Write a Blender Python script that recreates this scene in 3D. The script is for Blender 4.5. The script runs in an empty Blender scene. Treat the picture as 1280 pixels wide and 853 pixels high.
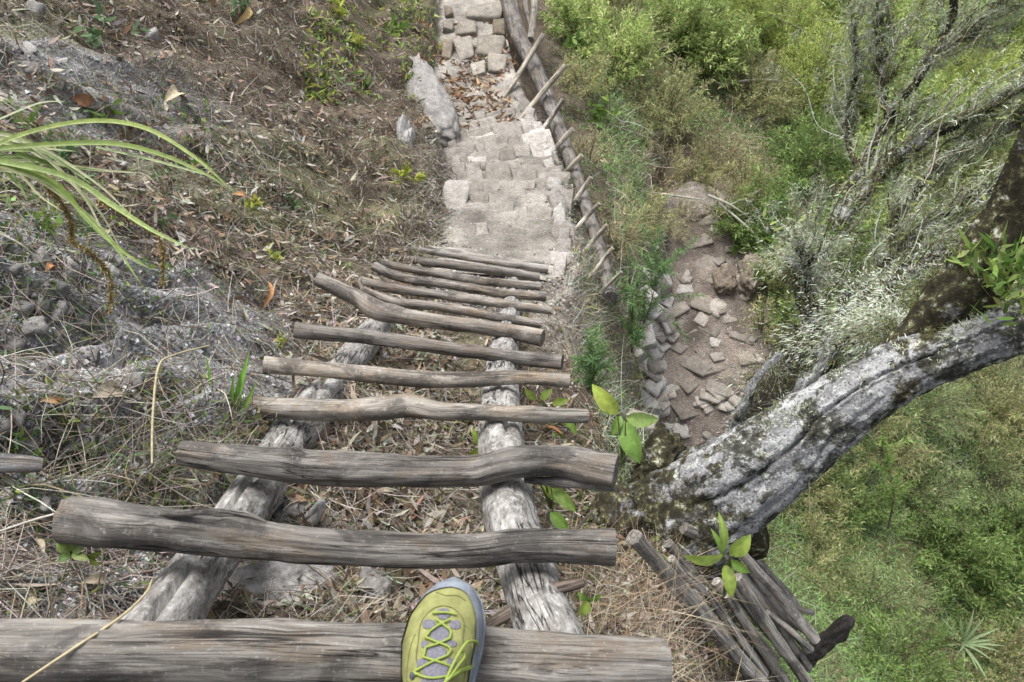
import bpy, bmesh, math, random
import numpy as np
from mathutils import Vector, Matrix

SC = bpy.context.scene
COL = SC.collection
rng = np.random.default_rng(11)
random.seed(11)
R = math.radians

# ------------------------------------------------------------------ camera, world, sun, exposure
PITCH = R(60)                      # below the horizon
CAM = np.array([0.0, 0.0, 5.0])
FPX, CX, CY = 1000.0, 640.0, 426.5
FW = np.array([0, math.cos(PITCH), -math.sin(PITCH)])
UP = np.array([0, math.sin(PITCH), math.cos(PITCH)])
RT = np.array([1.0, 0, 0])
cam = bpy.data.cameras.new('camera')
cam.sensor_width = 36.0
cam.lens = 36.0 * FPX / 1280.0
cam.clip_start, cam.clip_end = 0.05, 500
cam.dof.use_dof = True
cam.dof.focus_distance = 3.1
cam.dof.aperture_fstop = 11.0
camo = bpy.data.objects.new('camera', cam)
COL.objects.link(camo)
camo.location = CAM
camo.rotation_euler = (math.pi / 2 - PITCH, 0, 0)
SC.camera = camo

SUN_EL, SUN_AZ = R(58), R(-30)     # high, from the upper left of the slope
W = bpy.data.worlds.new('World')
SC.world = W
W.use_nodes = True
wn = W.node_tree
sky = wn.nodes.new('ShaderNodeTexSky')
sky.sky_type = 'NISHITA'
sky.sun_disc = False
sky.sun_elevation = SUN_EL
sky.sun_rotation = SUN_AZ
sky.dust_density = 4.0
sky.air_density = 1.0
hs = wn.nodes.new('ShaderNodeHueSaturation')
hs.inputs['Saturation'].default_value = 0.35   # a white overcast sky
bg = wn.nodes['Background']
bg.inputs['Strength'].default_value = 0.14
wn.links.new(sky.outputs[0], hs.inputs['Color'])
wn.links.new(hs.outputs[0], bg.inputs['Color'])
sl = bpy.data.lights.new('sun', 'SUN')
sl.energy = 1.6
sl.angle = R(32)
sl.color = (1.0, 0.975, 0.94)
so = bpy.data.objects.new('sun', sl)
COL.objects.link(so)
sd = Vector((math.sin(SUN_AZ) * math.cos(SUN_EL), math.cos(SUN_AZ) * math.cos(SUN_EL), math.sin(SUN_EL)))
so.rotation_euler = sd.to_track_quat('Z', 'Y').to_euler()
so.location = (0, 0, 20)
SC.view_settings.view_transform = 'Standard'
SC.view_settings.look = 'None'
SC.view_settings.exposure = 1.1
SC.view_settings.gamma = 1.0
SC.cycles.max_bounces = 6
SC.cycles.diffuse_bounces = 3

# ------------------------------------------------------------------ small maths
def P(px, py, d):
    """a point of the place, d metres down the view axis"""
    px, py, d = np.asarray(px, float), np.asarray(py, float), np.asarray(d, float)
    u, v = (px - CX) / FPX, (py - CY) / FPX
    return CAM + d[..., None] * (FW + u[..., None] * RT - v[..., None] * UP)

def proj(p):
    q = np.asarray(p) - CAM
    d = q @ FW
    d = np.where(np.abs(d) < 1e-3, 1e-3, d)
    return CX + FPX * (q @ RT) / d, CY - FPX * (q @ UP) / d, d

def hash01(ix, iy, iz, seed):
    h = (ix.astype(np.int64) * 374761393 + iy.astype(np.int64) * 668265263 + iz.astype(np.int64) * 1274126177 + seed * 974634777) & 0xFFFFFFFF
    h = ((h ^ (h >> 13)) * 1274126177) & 0xFFFFFFFF
    h = ((h ^ (h >> 16)) * 2246822519) & 0xFFFFFFFF
    return ((h ^ (h >> 15)) & 0xFFFFFF) / float(0xFFFFFF)

def vnoise(p, seed=0):
    p = np.asarray(p, float)
    i = np.floor(p)
    f = p - i
    f = f * f * (3 - 2 * f)
    i = i.astype(np.int64)
    out = 0
    for dx in (0, 1):
        for dy in (0, 1):
            for dz in (0, 1):
                w = (f[..., 0] if dx else 1 - f[..., 0]) * (f[..., 1] if dy else 1 - f[..., 1]) * (f[..., 2] if dz else 1 - f[..., 2])
                out = out + w * hash01(i[..., 0] + dx, i[..., 1] + dy, i[..., 2] + dz, seed)
    return out * 2 - 1

def fbm(p, seed=0, octs=3):
    p = np.asarray(p, float)
    a, o, s = 1.0, 0, 1.0
    for k in range(octs):
        o = o + a * vnoise(p * s, seed + 17 * k)
        a *= 0.5
        s *= 2.03
    return o

def nrm(v):
    return v / np.maximum(np.linalg.norm(v, axis=-1, keepdims=True), 1e-9)

def sstep(a, b, x):
    t = np.clip((x - a) / (b - a), 0, 1)
    return t * t * (3 - 2 * t)

def crom(pts, n):
    """Catmull-Rom through rows of pts, n samples evenly along the chord"""
    pts = np.asarray(pts, float)
    if len(pts) == 2:
        t = np.linspace(0, 1, n)[:, None]
        return pts[0] * (1 - t) + pts[1] * t
    k = len(pts)
    seg = np.linalg.norm(np.diff(pts[:, :3], axis=0), axis=1)
    cum = np.concatenate([[0], np.cumsum(seg)])
    s = np.linspace(0, cum[-1], n)
    i = np.clip(np.searchsorted(cum, s, side='right') - 1, 0, k - 2)
    t = ((s - cum[i]) / np.maximum(seg[i], 1e-9))[:, None]
    ext = np.vstack([2 * pts[0] - pts[1], pts, 2 * pts[-1] - pts[-2]])
    p0, p1, p2, p3 = ext[i], ext[i + 1], ext[i + 2], ext[i + 3]
    return 0.5 * ((2 * p1) + (-p0 + p2) * t + (2 * p0 - 5 * p1 + 4 * p2 - p3) * t ** 2 + (-p0 + 3 * p1 - 3 * p2 + p3) * t ** 3)

# ------------------------------------------------------------------ mesh building
class MB:
    """collects vertices and faces of ONE object"""
    def __init__(s):
        s.v, s.c, s.t, s.q, s.qm, s.tr, s.tm, s.n = [], [], [], [], [], [], [], 0
    def add(s, v, quads=None, tris=None, col=None, tex=None, m=0):
        v = np.asarray(v, float).reshape(-1, 3)
        k = len(v)
        s.v.append(v)
        if col is None: col = (1, 1, 1)
        col = np.asarray(col, float)
        s.c.append(np.broadcast_to(col, (k, 3)) if col.ndim == 1 else col)
        s.t.append(v if tex is None else np.asarray(tex, float))
        if quads is not None and len(quads):
            quads = np.asarray(quads, np.int64).reshape(-1, 4)
            s.q.append(quads + s.n); s.qm.append(np.full(len(quads), m))
        if tris is not None and len(tris):
            tris = np.asarray(tris, np.int64).reshape(-1, 3)
            s.tr.append(tris + s.n); s.tm.append(np.full(len(tris), m))
        s.n += k
        return s
    def mesh(s, name, mats, smooth=True):
        me = bpy.data.meshes.new(name)
        v = np.vstack(s.v).astype(np.float32)
        q = np.vstack(s.q) if s.q else np.zeros((0, 4), np.int64)
        t = np.vstack(s.tr) if s.tr else np.zeros((0, 3), np.int64)
        me.vertices.add(len(v)); me.vertices.foreach_set('co', v.ravel())
        nl = len(q) * 4 + len(t) * 3
        me.loops.add(nl)
        me.loops.foreach_set('vertex_index', np.concatenate([q.ravel(), t.ravel()]).astype(np.int32))
        me.polygons.add(len(q) + len(t))
        ls = np.concatenate([np.arange(len(q)) * 4, len(q) * 4 + np.arange(len(t)) * 3]).astype(np.int32)
        me.polygons.foreach_set('loop_start', ls)
        mi = np.concatenate(s.qm + s.tm).astype(np.int32) if (s.qm or s.tm) else np.zeros(0, np.int32)
        me.polygons.foreach_set('material_index', mi)
        me.polygons.foreach_set('use_smooth', np.full(len(mi), smooth))
        a = me.attributes.new('Col', 'FLOAT_COLOR', 'POINT')
        c4 = np.ones((len(v), 4), np.float32); c4[:, :3] = np.vstack(s.c)
        a.data.foreach_set('color', c4.ravel())
        a = me.attributes.new('tex', 'FLOAT_VECTOR', 'POINT')
        a.data.foreach_set('vector', np.vstack(s.t).astype(np.float32).ravel())
        for m in (mats if isinstance(mats, (list, tuple)) else [mats]): me.materials.append(m)
        me.update(calc_edges=True)
        return me
    def build(s, name, mats, parent=None, smooth=True):
        return link(name, s.mesh(name, mats, smooth), parent)

def link(name, me, parent=None):
    o = bpy.data.objects.new(name, me)
    COL.objects.link(o)
    if parent is not None:
        o.parent = parent
        o.matrix_parent_inverse = Matrix.Translation(-parent.location)   # parents are only moved, never turned
    return o

def tag(o, label=None, cat=None, group=None, kind=None):
    if label: o['label'] = label
    if cat: o['category'] = cat
    if group: o['group'] = group
    if kind: o['kind'] = kind
    return o

def thing(name, loc, label, cat, group=None):
    o = bpy.data.objects.new(name, None)
    o.empty_display_size = 0.05
    COL.objects.link(o)
    o.location = [float(a) for a in loc]
    return tag(o, label, cat, group)

# ------------------------------------------------------------------ materials
class NT:
    def __init__(s, name):
        s.m = bpy.data.materials.new(name); s.m.use_nodes = True
        s.t = s.m.node_tree; s.b = s.t.nodes['Principled BSDF']; s.o = s.t.nodes['Material Output']
    def n(s, typ, **kw):
        x = s.t.nodes.new('ShaderNode' + typ)
        for k, v in kw.items():
            if hasattr(x, k): setattr(x, k, v)
            else: x.inputs[k].default_value = v
        return x
    def l(s, a, b): s.t.links.new(a, b)
    def attr(s, name='Col'):
        x = s.n('Attribute'); x.attribute_name = name
        return x.outputs['Color'] if name == 'Col' else x.outputs['Vector']
    def mapping(s, vec, sc, loc=(0, 0, 0)):
        x = s.n('Mapping'); x.inputs['Scale'].default_value = sc; x.inputs['Location'].default_value = loc
        s.l(vec, x.inputs['Vector']); return x.outputs[0]
    def noise(s, vec, scale, detail=4, rough=0.55, dist=0.0):
        x = s.n('TexNoise'); x.inputs['Scale'].default_value = scale; x.inputs['Detail'].default_value = detail
        x.inputs['Roughness'].default_value = rough; x.inputs['Distortion'].default_value = dist
        s.l(vec, x.inputs['Vector']); return x.outputs['Fac']
    def voro(s, vec, scale, feature='F1', out='Distance'):
        x = s.n('TexVoronoi'); x.feature = feature; x.inputs['Scale'].default_value = scale
        s.l(vec, x.inputs['Vector']); return x.outputs[out]
    def ramp(s, fac, stops):
        x = s.n('ValToRGB'); e = x.color_ramp.elements
        while len(e) < len(stops): e.new(0.5)
        for el, (p, c) in zip(e, stops):
            el.position = p
            el.color = (*(c if hasattr(c, '__len__') else (c, c, c)), 1)
        s.l(fac, x.inputs['Fac']); return x.outputs['Color']
    def mix(s, fac, a, b, typ='MIX'):
        x = s.n('Mix'); x.data_type = 'RGBA'; x.blend_type = typ
        for sock, val in ((x.inputs[0], fac), (x.inputs[6], a), (x.inputs[7], b)):
            if isinstance(val, (int, float)): sock.default_value = val
            elif isinstance(val, tuple): sock.default_value = (*val, 1)
            else: s.l(val, sock)
        return x.outputs[2]
    def bump(s, h, strength, dist=0.01, normal=None):
        x = s.n('Bump'); x.inputs['Strength'].default_value = strength; x.inputs['Distance'].default_value = dist
        s.l(h, x.inputs['Height'])
        if normal is not None: s.l(normal, x.inputs['Normal'])
        s.l(x.outputs[0], s.b.inputs['Normal']); return x.outputs[0]
    def done(s, color, rough=0.85, spec=0.25, transl=0.0):
        if isinstance(color, tuple): s.b.inputs['Base Color'].default_value = (*color, 1)
        else: s.l(color, s.b.inputs['Base Color'])
        s.b.inputs['Roughness'].default_value = rough
        s.b.inputs['Specular IOR Level'].default_value = spec
        if transl:
            tb = s.n('BsdfTranslucent')
            if isinstance(color, tuple): tb.inputs['Color'].default_value = (*color, 1)
            else: s.l(color, tb.inputs['Color'])
            mx = s.n('MixShader'); mx.inputs[0].default_value = transl
            s.l(s.b.outputs[0], mx.inputs[1]); s.l(tb.outputs[0], mx.inputs[2]); s.l(mx.outputs[0], s.o.inputs[0])
        return s.m

def objtint(k):
    x = k.n('ObjectInfo'); return x.outputs['Color']

def mat_wood(name, end=False):
    k = NT(name)
    t = k.attr('tex')
    oi = k.n('ObjectInfo')
    addv = k.n('VectorMath'); addv.operation = 'ADD'
    k.l(t, addv.inputs[0])
    cmb = k.n('CombineXYZ'); mul = k.n('Math'); mul.operation = 'MULTIPLY'; mul.inputs[1].default_value = 37.0
    k.l(oi.outputs['Random'], mul.inputs[0]); k.l(mul.outputs[0], cmb.inputs[2]); k.l(cmb.outputs[0], addv.inputs[1])
    tv = addv.outputs[0]
    if not end:
        g1 = k.noise(k.mapping(tv, (34, 2.4, 1)), 1.0, 6, 0.62, 0.8)
        g2 = k.noise(k.mapping(tv, (330, 12, 1)), 1.0, 4, 0.6, 0.3)
        cr = k.noise(k.mapping(tv, (62, 1.5, 1), (3, 5, 0)), 1.0, 4, 0.5, 0.9)
        cr2 = k.noise(k.mapping(tv, (150, 4.0, 1), (7, 1, 0)), 1.0, 3, 0.55, 0.6)
        bl = k.noise(k.mapping(tv, (14, 6.0, 1)), 1.0, 5, 0.62, 0.6)
        bl2 = k.noise(k.mapping(tv, (17, 7, 1), (9, 2, 4)), 1.0, 5, 0.62, 0.4)
        sp = k.noise(k.mapping(tv, (120, 90, 1), (5, 2, 4)), 1.0, 5, 0.75)
        base = k.ramp(g1, [(0.30, (0.12, 0.112, 0.102)), (0.46, (0.215, 0.204, 0.188)), (0.6, (0.29, 0.278, 0.258)), (0.76, (0.40, 0.388, 0.365))])
        fine = k.ramp(g2, [(0.3, 0.66), (0.52, 1.0), (0.75, 1.28)])
        c = k.mix(1.0, base, fine, 'MULTIPLY')
        c = k.mix(k.ramp(bl2, [(0.50, 0.0), (0.62, 0.65)]), c, (0.19, 0.15, 0.11))
        c = k.mix(k.ramp(bl, [(0.50, 0.0), (0.60, 0.78)]), c, (0.075, 0.071, 0.068))
        c = k.mix(k.ramp(sp, [(0.56, 0.0), (0.68, 0.55)]), c, (0.46, 0.45, 0.43))
        crk = k.ramp(cr, [(0.470, 1.0), (0.490, 0.0), (0.498, 0.0), (0.518, 1.0)])
        crm = k.mix(k.ramp(k.noise(k.mapping(tv, (16, 1.5, 1), (1, 8, 2)), 1.0, 2), [(0.46, 1.0), (0.56, 0.0)]), crk, (1, 1, 1))
        crk2 = k.ramp(cr2, [(0.475, 1.0), (0.49, 0.3), (0.5, 0.3), (0.515, 1.0)])
        crm = k.mix(1.0, crm, k.mix(k.ramp(k.noise(k.mapping(tv, (22, 3, 1), (4, 3, 2)), 1.0, 2), [(0.44, 1.0), (0.54, 0.0)]), crk2, (1, 1, 1)), 'MULTIPLY')
        c = k.mix(crm, (0.022, 0.02, 0.018), c)
        h = k.mix(0.5, k.mix(0.35, g1, g2), crm, 'MULTIPLY')
        k.bump(h, 0.8, 0.006)
    else:
        g = k.noise(k.mapping(tv, (60, 60, 1)), 1.0, 4)
        v = k.voro(k.mapping(tv, (90, 90, 1)), 1.0, 'DISTANCE_TO_EDGE')
        c = k.ramp(g, [(0.3, (0.09, 0.083, 0.075)), (0.55, (0.2, 0.19, 0.175)), (0.75, (0.32, 0.31, 0.29))])
        c = k.mix(k.ramp(v, [(0.0, 0.85), (0.08, 0.0)]), c, (0.05, 0.045, 0.04))
        k.bump(g, 0.6, 0.006)
    c = k.mix(1.0, c, oi.outputs['Color'], 'MULTIPLY')
    return k.done(c, 0.82, 0.2)

def mat_palebark():
    k = NT('pale bark')
    t = k.attr('tex')
    n1 = k.noise(k.mapping(t, (26, 9, 1)), 1.0, 5, 0.65, 0.5)
    n2 = k.noise(k.mapping(t, (90, 45, 1)), 1.0, 5, 0.7)
    cr = k.noise(k.mapping(t, (34, 2.6, 1), (2, 1, 0)), 1.0, 4, 0.55, 1.1)
    c = k.ramp(n1, [(0.3, (0.12, 0.11, 0.10)), (0.46, (0.30, 0.285, 0.265)), (0.6, (0.46, 0.45, 0.43)), (0.75, (0.66, 0.65, 0.63))])
    c = k.mix(k.ramp(n2, [(0.52, 0.0), (0.66, 0.8)]), c, (0.66, 0.66, 0.65))
    c = k.mix(k.ramp(n2, [(0.33, 0.85), (0.45, 0.0)]), c, (0.09, 0.085, 0.08))
    crk = k.ramp(cr, [(0.470, 1.0), (0.488, 0.0), (0.498, 0.0), (0.516, 1.0)])
    crm = k.mix(k.ramp(k.noise(t, 5.0, 2), [(0.46, 1.0), (0.54, 0.0)]), crk, (1, 1, 1))
    c = k.mix(crm, (0.03, 0.028, 0.026), c)
    oi = k.n('ObjectInfo')
    c = k.mix(1.0, c, oi.outputs['Color'], 'MULTIPLY')
    k.bump(k.mix(0.5, k.mix(0.5, n1, n2), crm, 'MULTIPLY'), 0.9, 0.012)
    return k.done(c, 0.9, 0.15)

def mat_lichenbark(name='lichen bark', moss=0.0):
    k = NT(name)
    g = k.n('NewGeometry').outputs['Position']
    t = k.attr('tex')
    a = k.noise(g, 6.5, 7, 0.7, 0.4)
    b = k.noise(g, 30, 6, 0.72)
    f = k.noise(g, 120, 4, 0.7)
    lg = k.noise(k.mapping(t, (14, 3.2, 1)), 1.0, 4, 0.6, 0.6)
    c = k.ramp(lg, [(0.3, (0.12, 0.12, 0.12)), (0.48, (0.22, 0.222, 0.226)), (0.66, (0.38, 0.382, 0.385))])
    c = k.mix(k.ramp(b, [(0.53, 0.0), (0.60, 0.7)]), c, (0.47, 0.48, 0.465))
    c = k.mix(k.ramp(f, [(0.58, 0.0), (0.66, 0.7)]), c, (0.56, 0.57, 0.55))
    c = k.mix(k.ramp(a, [(0.485, 0.0), (0.525, 1.0)]), c, k.ramp(b, [(0.42, (0.035, 0.035, 0.03)), (0.55, (0.10, 0.10, 0.085)), (0.64, (0.5, 0.52, 0.47))]))
    c = k.mix(k.ramp(f, [(0.36, 0.9), (0.45, 0.0)]), c, (0.05, 0.05, 0.046))
    mm = k.noise(g, 13, 5, 0.7)
    wgt = k.n('Math'); wgt.operation = 'MULTIPLY_ADD'; wgt.inputs[1].default_value = 0.34; k.l(k.attr('Col'), wgt.inputs[0]); k.l(mm, wgt.inputs[2]); mo = moss * .34
    c = k.mix(k.ramp(wgt.outputs[0], [(0.60 - mo, 0.0), (0.70 - mo, 1.0)]), c, k.ramp(b, [(0.35, (0.022, 0.02, 0.014)), (0.52, (0.042, 0.037, 0.024)), (0.60, (0.13, 0.13, 0.06)), (0.66, (0.5, 0.5, 0.45))]))
    k.bump(k.mix(0.5, k.mix(0.5, b, f), lg), 1.0, 0.015)
    return k.done(c, 0.95, 0.1)

def mat_col(name, transl=0.0, rough=0.7, spec=0.2, var=0.35, scale=60):
    k = NT(name)
    g = k.n('NewGeometry').outputs['Position']
    n = k.noise(g, scale, 3, 0.6)
    c = k.mix(1.0, k.attr('Col'), k.ramp(n, [(0.25, 1 - var), (0.5, 1.0), (0.75, 1 + var)]), 'MULTIPLY')
    return k.done(c, rough, spec, transl)

def mat_leafb(name):
    k = NT(name)
    g = k.n('NewGeometry').outputs['Position']
    n = k.noise(g, 55, 4, 0.65)
    c = k.mix(1.0, k.attr('Col'), k.ramp(n, [(0.3, 0.7), (0.5, 1.0), (0.72, 1.25)]), 'MULTIPLY')
    fl = k.noise(g, 160, 3, 0.7)
    c = k.mix(k.ramp(fl, [(0.64, 0.0), (0.70, 0.7)]), c, (0.16, 0.11, 0.045))
    k.bump(k.noise(g, 220, 3, 0.6), 0.4, 0.002)
    return k.done(c, 0.5, 0.35, 0.28)

def mat_ground():
    k = NT('soil')
    g = k.n('NewGeometry').outputs['Position']
    n1 = k.noise(g, 7, 6, 0.7)
    n2 = k.noise(g, 60, 6, 0.75)
    v = k.voro(g, 75)
    c = k.mix(1.0, k.attr('Col'), k.ramp(n1, [(0.3, 0.65), (0.5, 1.0), (0.72, 1.4)]), 'MULTIPLY')
    c = k.mix(1.0, c, k.ramp(n2, [(0.32, 0.5), (0.5, 1.0), (0.7, 1.55)]), 'MULTIPLY')
    k.bump(k.mix(0.5, n2, v), 0.9, 0.02)
    return k.done(c, 0.97, 0.08)

def mat_stone(name, cols):
    k = NT(name)
    g = k.n('NewGeometry').outputs['Position']
    oi = k.n('ObjectInfo')
    n1 = k.noise(g, 14, 6, 0.7)
    n2 = k.noise(g, 70, 5, 0.75)
    c = k.ramp(n1, [(0.3, cols[0]), (0.5, cols[1]), (0.72, cols[2])])
    c = k.mix(1.0, c, k.ramp(n2, [(0.3, 0.6), (0.5, 1.0), (0.7, 1.3)]), 'MULTIPLY')
    c = k.mix(1.0, c, k.ramp(oi.outputs['Random'], [(0.0, (0.78, 0.76, 0.74)), (1.0, (1.15, 1.13, 1.12))]), 'MULTIPLY')
    c = k.mix(1.0, c, oi.outputs['Color'], 'MULTIPLY')
    k.bump(k.mix(0.5, n1, n2), 0.8, 0.015)
    return k.done(c, 0.92, 0.12)

def mat_plain(name, col, rough=0.6, spec=0.3, nscale=0, namt=0.2, bump=0):
    k = NT(name)
    c = col
    if nscale:
        g = k.n('NewGeometry').outputs['Position']
        n = k.noise(g, nscale, 4, 0.65)
        c = k.mix(1.0, col, k.ramp(n, [(0.3, 1 - namt), (0.5, 1.0), (0.7, 1 + namt)]), 'MULTIPLY')
        if bump: k.bump(n, bump, 0.002)
    return k.done(c, rough, spec)

M = dict(
    wood=mat_wood('weathered wood'), wood_end=mat_wood('weathered wood end', True), pale=mat_palebark(),
    lichen=mat_lichenbark(), mossbark=mat_lichenbark('mossy bark'),
    leaf=mat_col('leaf', 0.4, 0.55, 0.3, 0.2), litter=mat_col('dry litter', 0.08, 0.85, 0.12, 0.3),
    broad=mat_leafb('broad leaf'), grass=mat_col('grass', 0.35, 0.65, 0.2, 0.2), lichentuft=mat_col('lichen tuft', 0.15, 0.95, 0.05, 0.25),
    twig=mat_col('twig', 0.0, 0.85, 0.15, 0.35, 90), soil=mat_ground(),
    stone=mat_stone('path stone', ((0.24, 0.225, 0.20), (0.38, 0.365, 0.34), (0.5, 0.49, 0.465))),
    rock=mat_stone('grey rock', ((0.16, 0.155, 0.15), (0.29, 0.285, 0.275), (0.42, 0.415, 0.40))),
    mossrock=mat_lichenbark('mossy rock', .8),
    char=mat_plain('charred wood', (0.055, 0.05, 0.046), 0.9, 0.15, 60, 0.6, 0.8),
)

# ------------------------------------------------------------------ the terrain
pts = [  # pixel x, pixel y of the photograph and metres down the view axis
 # under the ladder
 (560, 900, 1.55), (350, 900, 1.5), (450, 760, 1.86), (500, 640, 2.3), (350, 640, 2.15), (520, 545, 2.85), (520, 490, 3.3), (540, 445, 3.8), (560, 385, 4.45), (600, 330, 5.2),
 (700, 640, 2.5), (690, 540, 3.15), (690, 760, 1.95),
 # the path down from the ladder's foot
 (640, 300, 5.6), (560, 290, 5.6), (700, 300, 5.5), (630, 250, 6.15), (640, 200, 6.85), (610, 150, 7.45), (600, 100, 8.1), (600, 40, 8.9), (600, -60, 10.2), (600, -250, 13), (705, 225, 6.4), (680, 180, 6.95), (640, 110, 7.95),
 # beside the ladder's foot
 (720, 420, 4.35), (720, 380, 4.75), (730, 330, 5.2), (735, 480, 3.7),
 # bank between the two paths
 (790, 330, 6.9), (770, 250, 7.6), (770, 420, 5.6), (740, 160, 8.5), (720, 80, 9.3), (700, 20, 10.0), (770, 520, 4.6), (810, 470, 7.3), (810, 380, 7.6),
 # the lower path
 (870, 255, 9.2), (885, 330, 9.0), (900, 420, 8.7), (860, 480, 8.6), (840, 550, 8.5), (930, 430, 8.7), (860, 640, 8.3),
 (1010, 420, 8.6), (985, 300, 9.2), (960, 240, 9.6),
 # slope falling to the right
 (1000, 600, 9.0), (1000, 500, 9.0), (1100, 700, 8.9), (1280, 853, 8.9), (1280, 600, 10), (1150, 450, 10), (1050, 853, 6.2), (960, 800, 4.3), (950, 730, 5.2), (1450, 700, 10.5),
 # brush upper right
 (800, 100, 10.0), (870, 150, 10.2), (1000, 100, 11.4), (1250, 50, 12.4), (1100, 250, 10.8), (1280, 280, 11), (1000, -100, 14), (1400, -50, 14.5), (780, -60, 11.8),
 # around tree foot and pole heap
 (800, 600, 3.05), (828, 615, 3.1), (760, 570, 3.1), (740, 620, 2.75), (800, 650, 2.85), (770, 740, 2.2), (840, 770, 2.5), (840, 860, 2.05), (900, 900, 2.6), (920, 760, 3.15), (880, 700, 3.0),
 (655, 90, 9.1), (690, 165, 8.2), (728, 235, 7.3), (750, 295, 6.6), (768, 350, 6.1), (640, 40, 9.9),
 # the bank on the left
 (0, 853, 1.36), (0, 700, 1.55), (0, 500, 1.95), (0, 350, 2.45), (0, 200, 3.05), (0, 0, 4.2), (150, 600, 1.98), (150, 720, 1.7), (150, 400, 2.65), (200, 200, 3.9), (200, 0, 5.4),
 (300, 500, 2.65), (240, 560, 2.15), (350, 350, 3.8), (400, 200, 5.2), (400, 0, 7.1), (500, 100, 7.3), (490, 250, 5.7), (520, 20, 8.8), (-300, 400, 1.8), (-300, 0, 3.2), (-300, 800, 1.1), (440, 380, 3.95),
]
ctl = [P(*p) for p in pts]
for x, y, z in ((-12, 0, 8), (-12, 14, 5), (16, 0, -9), (18, 18, -8), (0, 28, -5), (0, -9, 9), (9, -9, 0), (-14, -10, 12), (-8, 26, 0), (30, 35, -10), (-30, 35, 6), (30, -25, -8), (-30, -25, 16)):
    ctl.append(np.array([x, y, z], float))
ctl = np.array(ctl)
def _phi(r): return np.sqrt(r * r + 0.12)
_A = _phi(np.linalg.norm(ctl[:, None, :2] - ctl[None, :, :2], axis=2))
_n = len(ctl)
_K = np.zeros((_n + 1, _n + 1)); _K[:_n, :_n] = _A + np.eye(_n) * -0.02; _K[:_n, _n] = 1; _K[_n, :_n] = 1
_w = np.linalg.solve(_K, np.concatenate([ctl[:, 2], [0]]))
def rbf(x, y):
    q = np.stack([x.ravel(), y.ravel()], 1)
    out = np.empty(len(q))
    for i in range(0, len(q), 20000):
        d = np.linalg.norm(q[i:i + 20000, None] - ctl[None, :, :2], axis=2)
        out[i:i + 20000] = _phi(d) @ _w[:_n] + _w[_n]
    return out.reshape(x.shape)

def axis(lo, a, b, hi, fine):
    mid = np.arange(a, b, fine)
    up_, st = [], fine
    x = mid[-1]
    while x < hi: st *= 1.13; x += st; up_.append(x)
    dn, st = [], fine
    x = a
    while x > lo: st *= 1.13; x -= st; dn.append(x)
    return np.array(dn[::-1] + list(mid) + up_)
XS, YS = axis(-60, -2.6, 4.5, 60, 0.032), axis(-50, -0.2, 8.5, 70, 0.032)
GX, GY = np.meshgrid(XS, YS)
HZ = rbf(GX, GY)

def grid_lookup(A, x, y):
    ix = np.clip(np.interp(x, XS, np.arange(len(XS))), 0, len(XS) - 1.001)
    iy = np.clip(np.interp(y, YS, np.arange(len(YS))), 0, len(YS) - 1.001)
    i, j = ix.astype(int), iy.astype(int)
    fx, fy = ix - i, iy - j
    return (A[j, i] * (1 - fx) + A[j, i + 1] * fx) * (1 - fy) + (A[j + 1, i] * (1 - fx) + A[j + 1, i + 1] * fx) * fy

# the two paths, flattened into the slope
def polyline(px):
    return crom(np.array([P(*p) for p in px]), 160)
main_c = polyline([(620, 345, 4.95), (632, 300, 5.55), (632, 250, 6.15), (624, 200, 6.85), (606, 150, 7.45), (593, 100, 8.1), (589, 40, 8.9), (585, -60, 10.2), (575, -200, 12.5)])
main_w = np.interp(np.linspace(0, 1, 160), [0, .15, .3, .5, .7, 1], [0.42, .46, .46, .37, .31, .36])
low_c = polyline([(875, 215, 9.7), (872, 260, 9.2), (890, 330, 9.0), (890, 420, 8.7), (862, 480, 8.6), (845, 550, 8.5), (835, 650, 8.4), (830, 760, 8.3)])
low_w = np.interp(np.linspace(0, 1, 160), [0, .25, .45, .6, 1], [0.42, .5, .68, .5, .45])
def path_field(c, wid):
    d = np.full(GX.shape, 9.0); z = np.zeros(GX.shape); off = np.zeros(GX.shape)
    m = (GX > c[:, 0].min() - 1.5) & (GX < c[:, 0].max() + 1.5) & (GY > c[:, 1].min() - 1.5) & (GY < c[:, 1].max() + 1.5)
    q = np.stack([GX[m], GY[m]], 1)
    dd = np.linalg.norm(q[:, None] - c[None, :, :2], axis=2)
    k = dd.argmin(1)
    d[m] = dd[np.arange(len(q)), k] / wid[k]
    z[m] = c[k, 2]
    return d, z
nz = 0.10 * fbm(np.stack([GX * 1.3, GY * 1.3, GX * 0], -1), 3, 3) + 0.045 * fbm(np.stack([GX * 5, GY * 5, GX * 0], -1), 5, 3) + 0.016 * fbm(np.stack([GX * 15, GY * 15, GX * 0], -1), 8, 2)
far = np.clip((np.hypot(GX, GY - 4) - 12) / 10, 0, 1)
HZ = HZ + nz * (1 + 6 * far)
_lx = np.clip((0.2 - GX) / .6, 0, 1) * np.clip((GX + 7) / 2, 0, 1)
_rdg = 1 - np.abs(fbm(np.stack([GX * 2.1, GY * 2.1, GX * 0 + 5], -1), 91, 3))
_rd2 = 1 - np.abs(fbm(np.stack([GX * 6.5, GY * 6.5, GX * 0 + 9], -1), 93, 3))
_face = np.clip(np.exp(-((GX + 1.05) ** 2 + (GY - 1.0) ** 2) / .18) + np.exp(-((GX + 1.3) ** 2 + (GY - 1.5) ** 2) / .14), 0, 1)
HZ = HZ + _lx * (.16 * (_rdg - .6) + .06 * (_rd2 - .6)) + _face * (.16 * (_rdg - .5) + .10 * (_rd2 - .5))
d1, z1 = path_field(main_c, main_w)
d2, z2 = path_field(low_c, low_w)
k1 = 1 - sstep(1.0, 1.16, d1); k2 = 1 - sstep(1.0, 1.35, d2)
HZ = HZ * (1 - k1) + (z1 - 0.02 + 0.02 * nz) * k1
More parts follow.
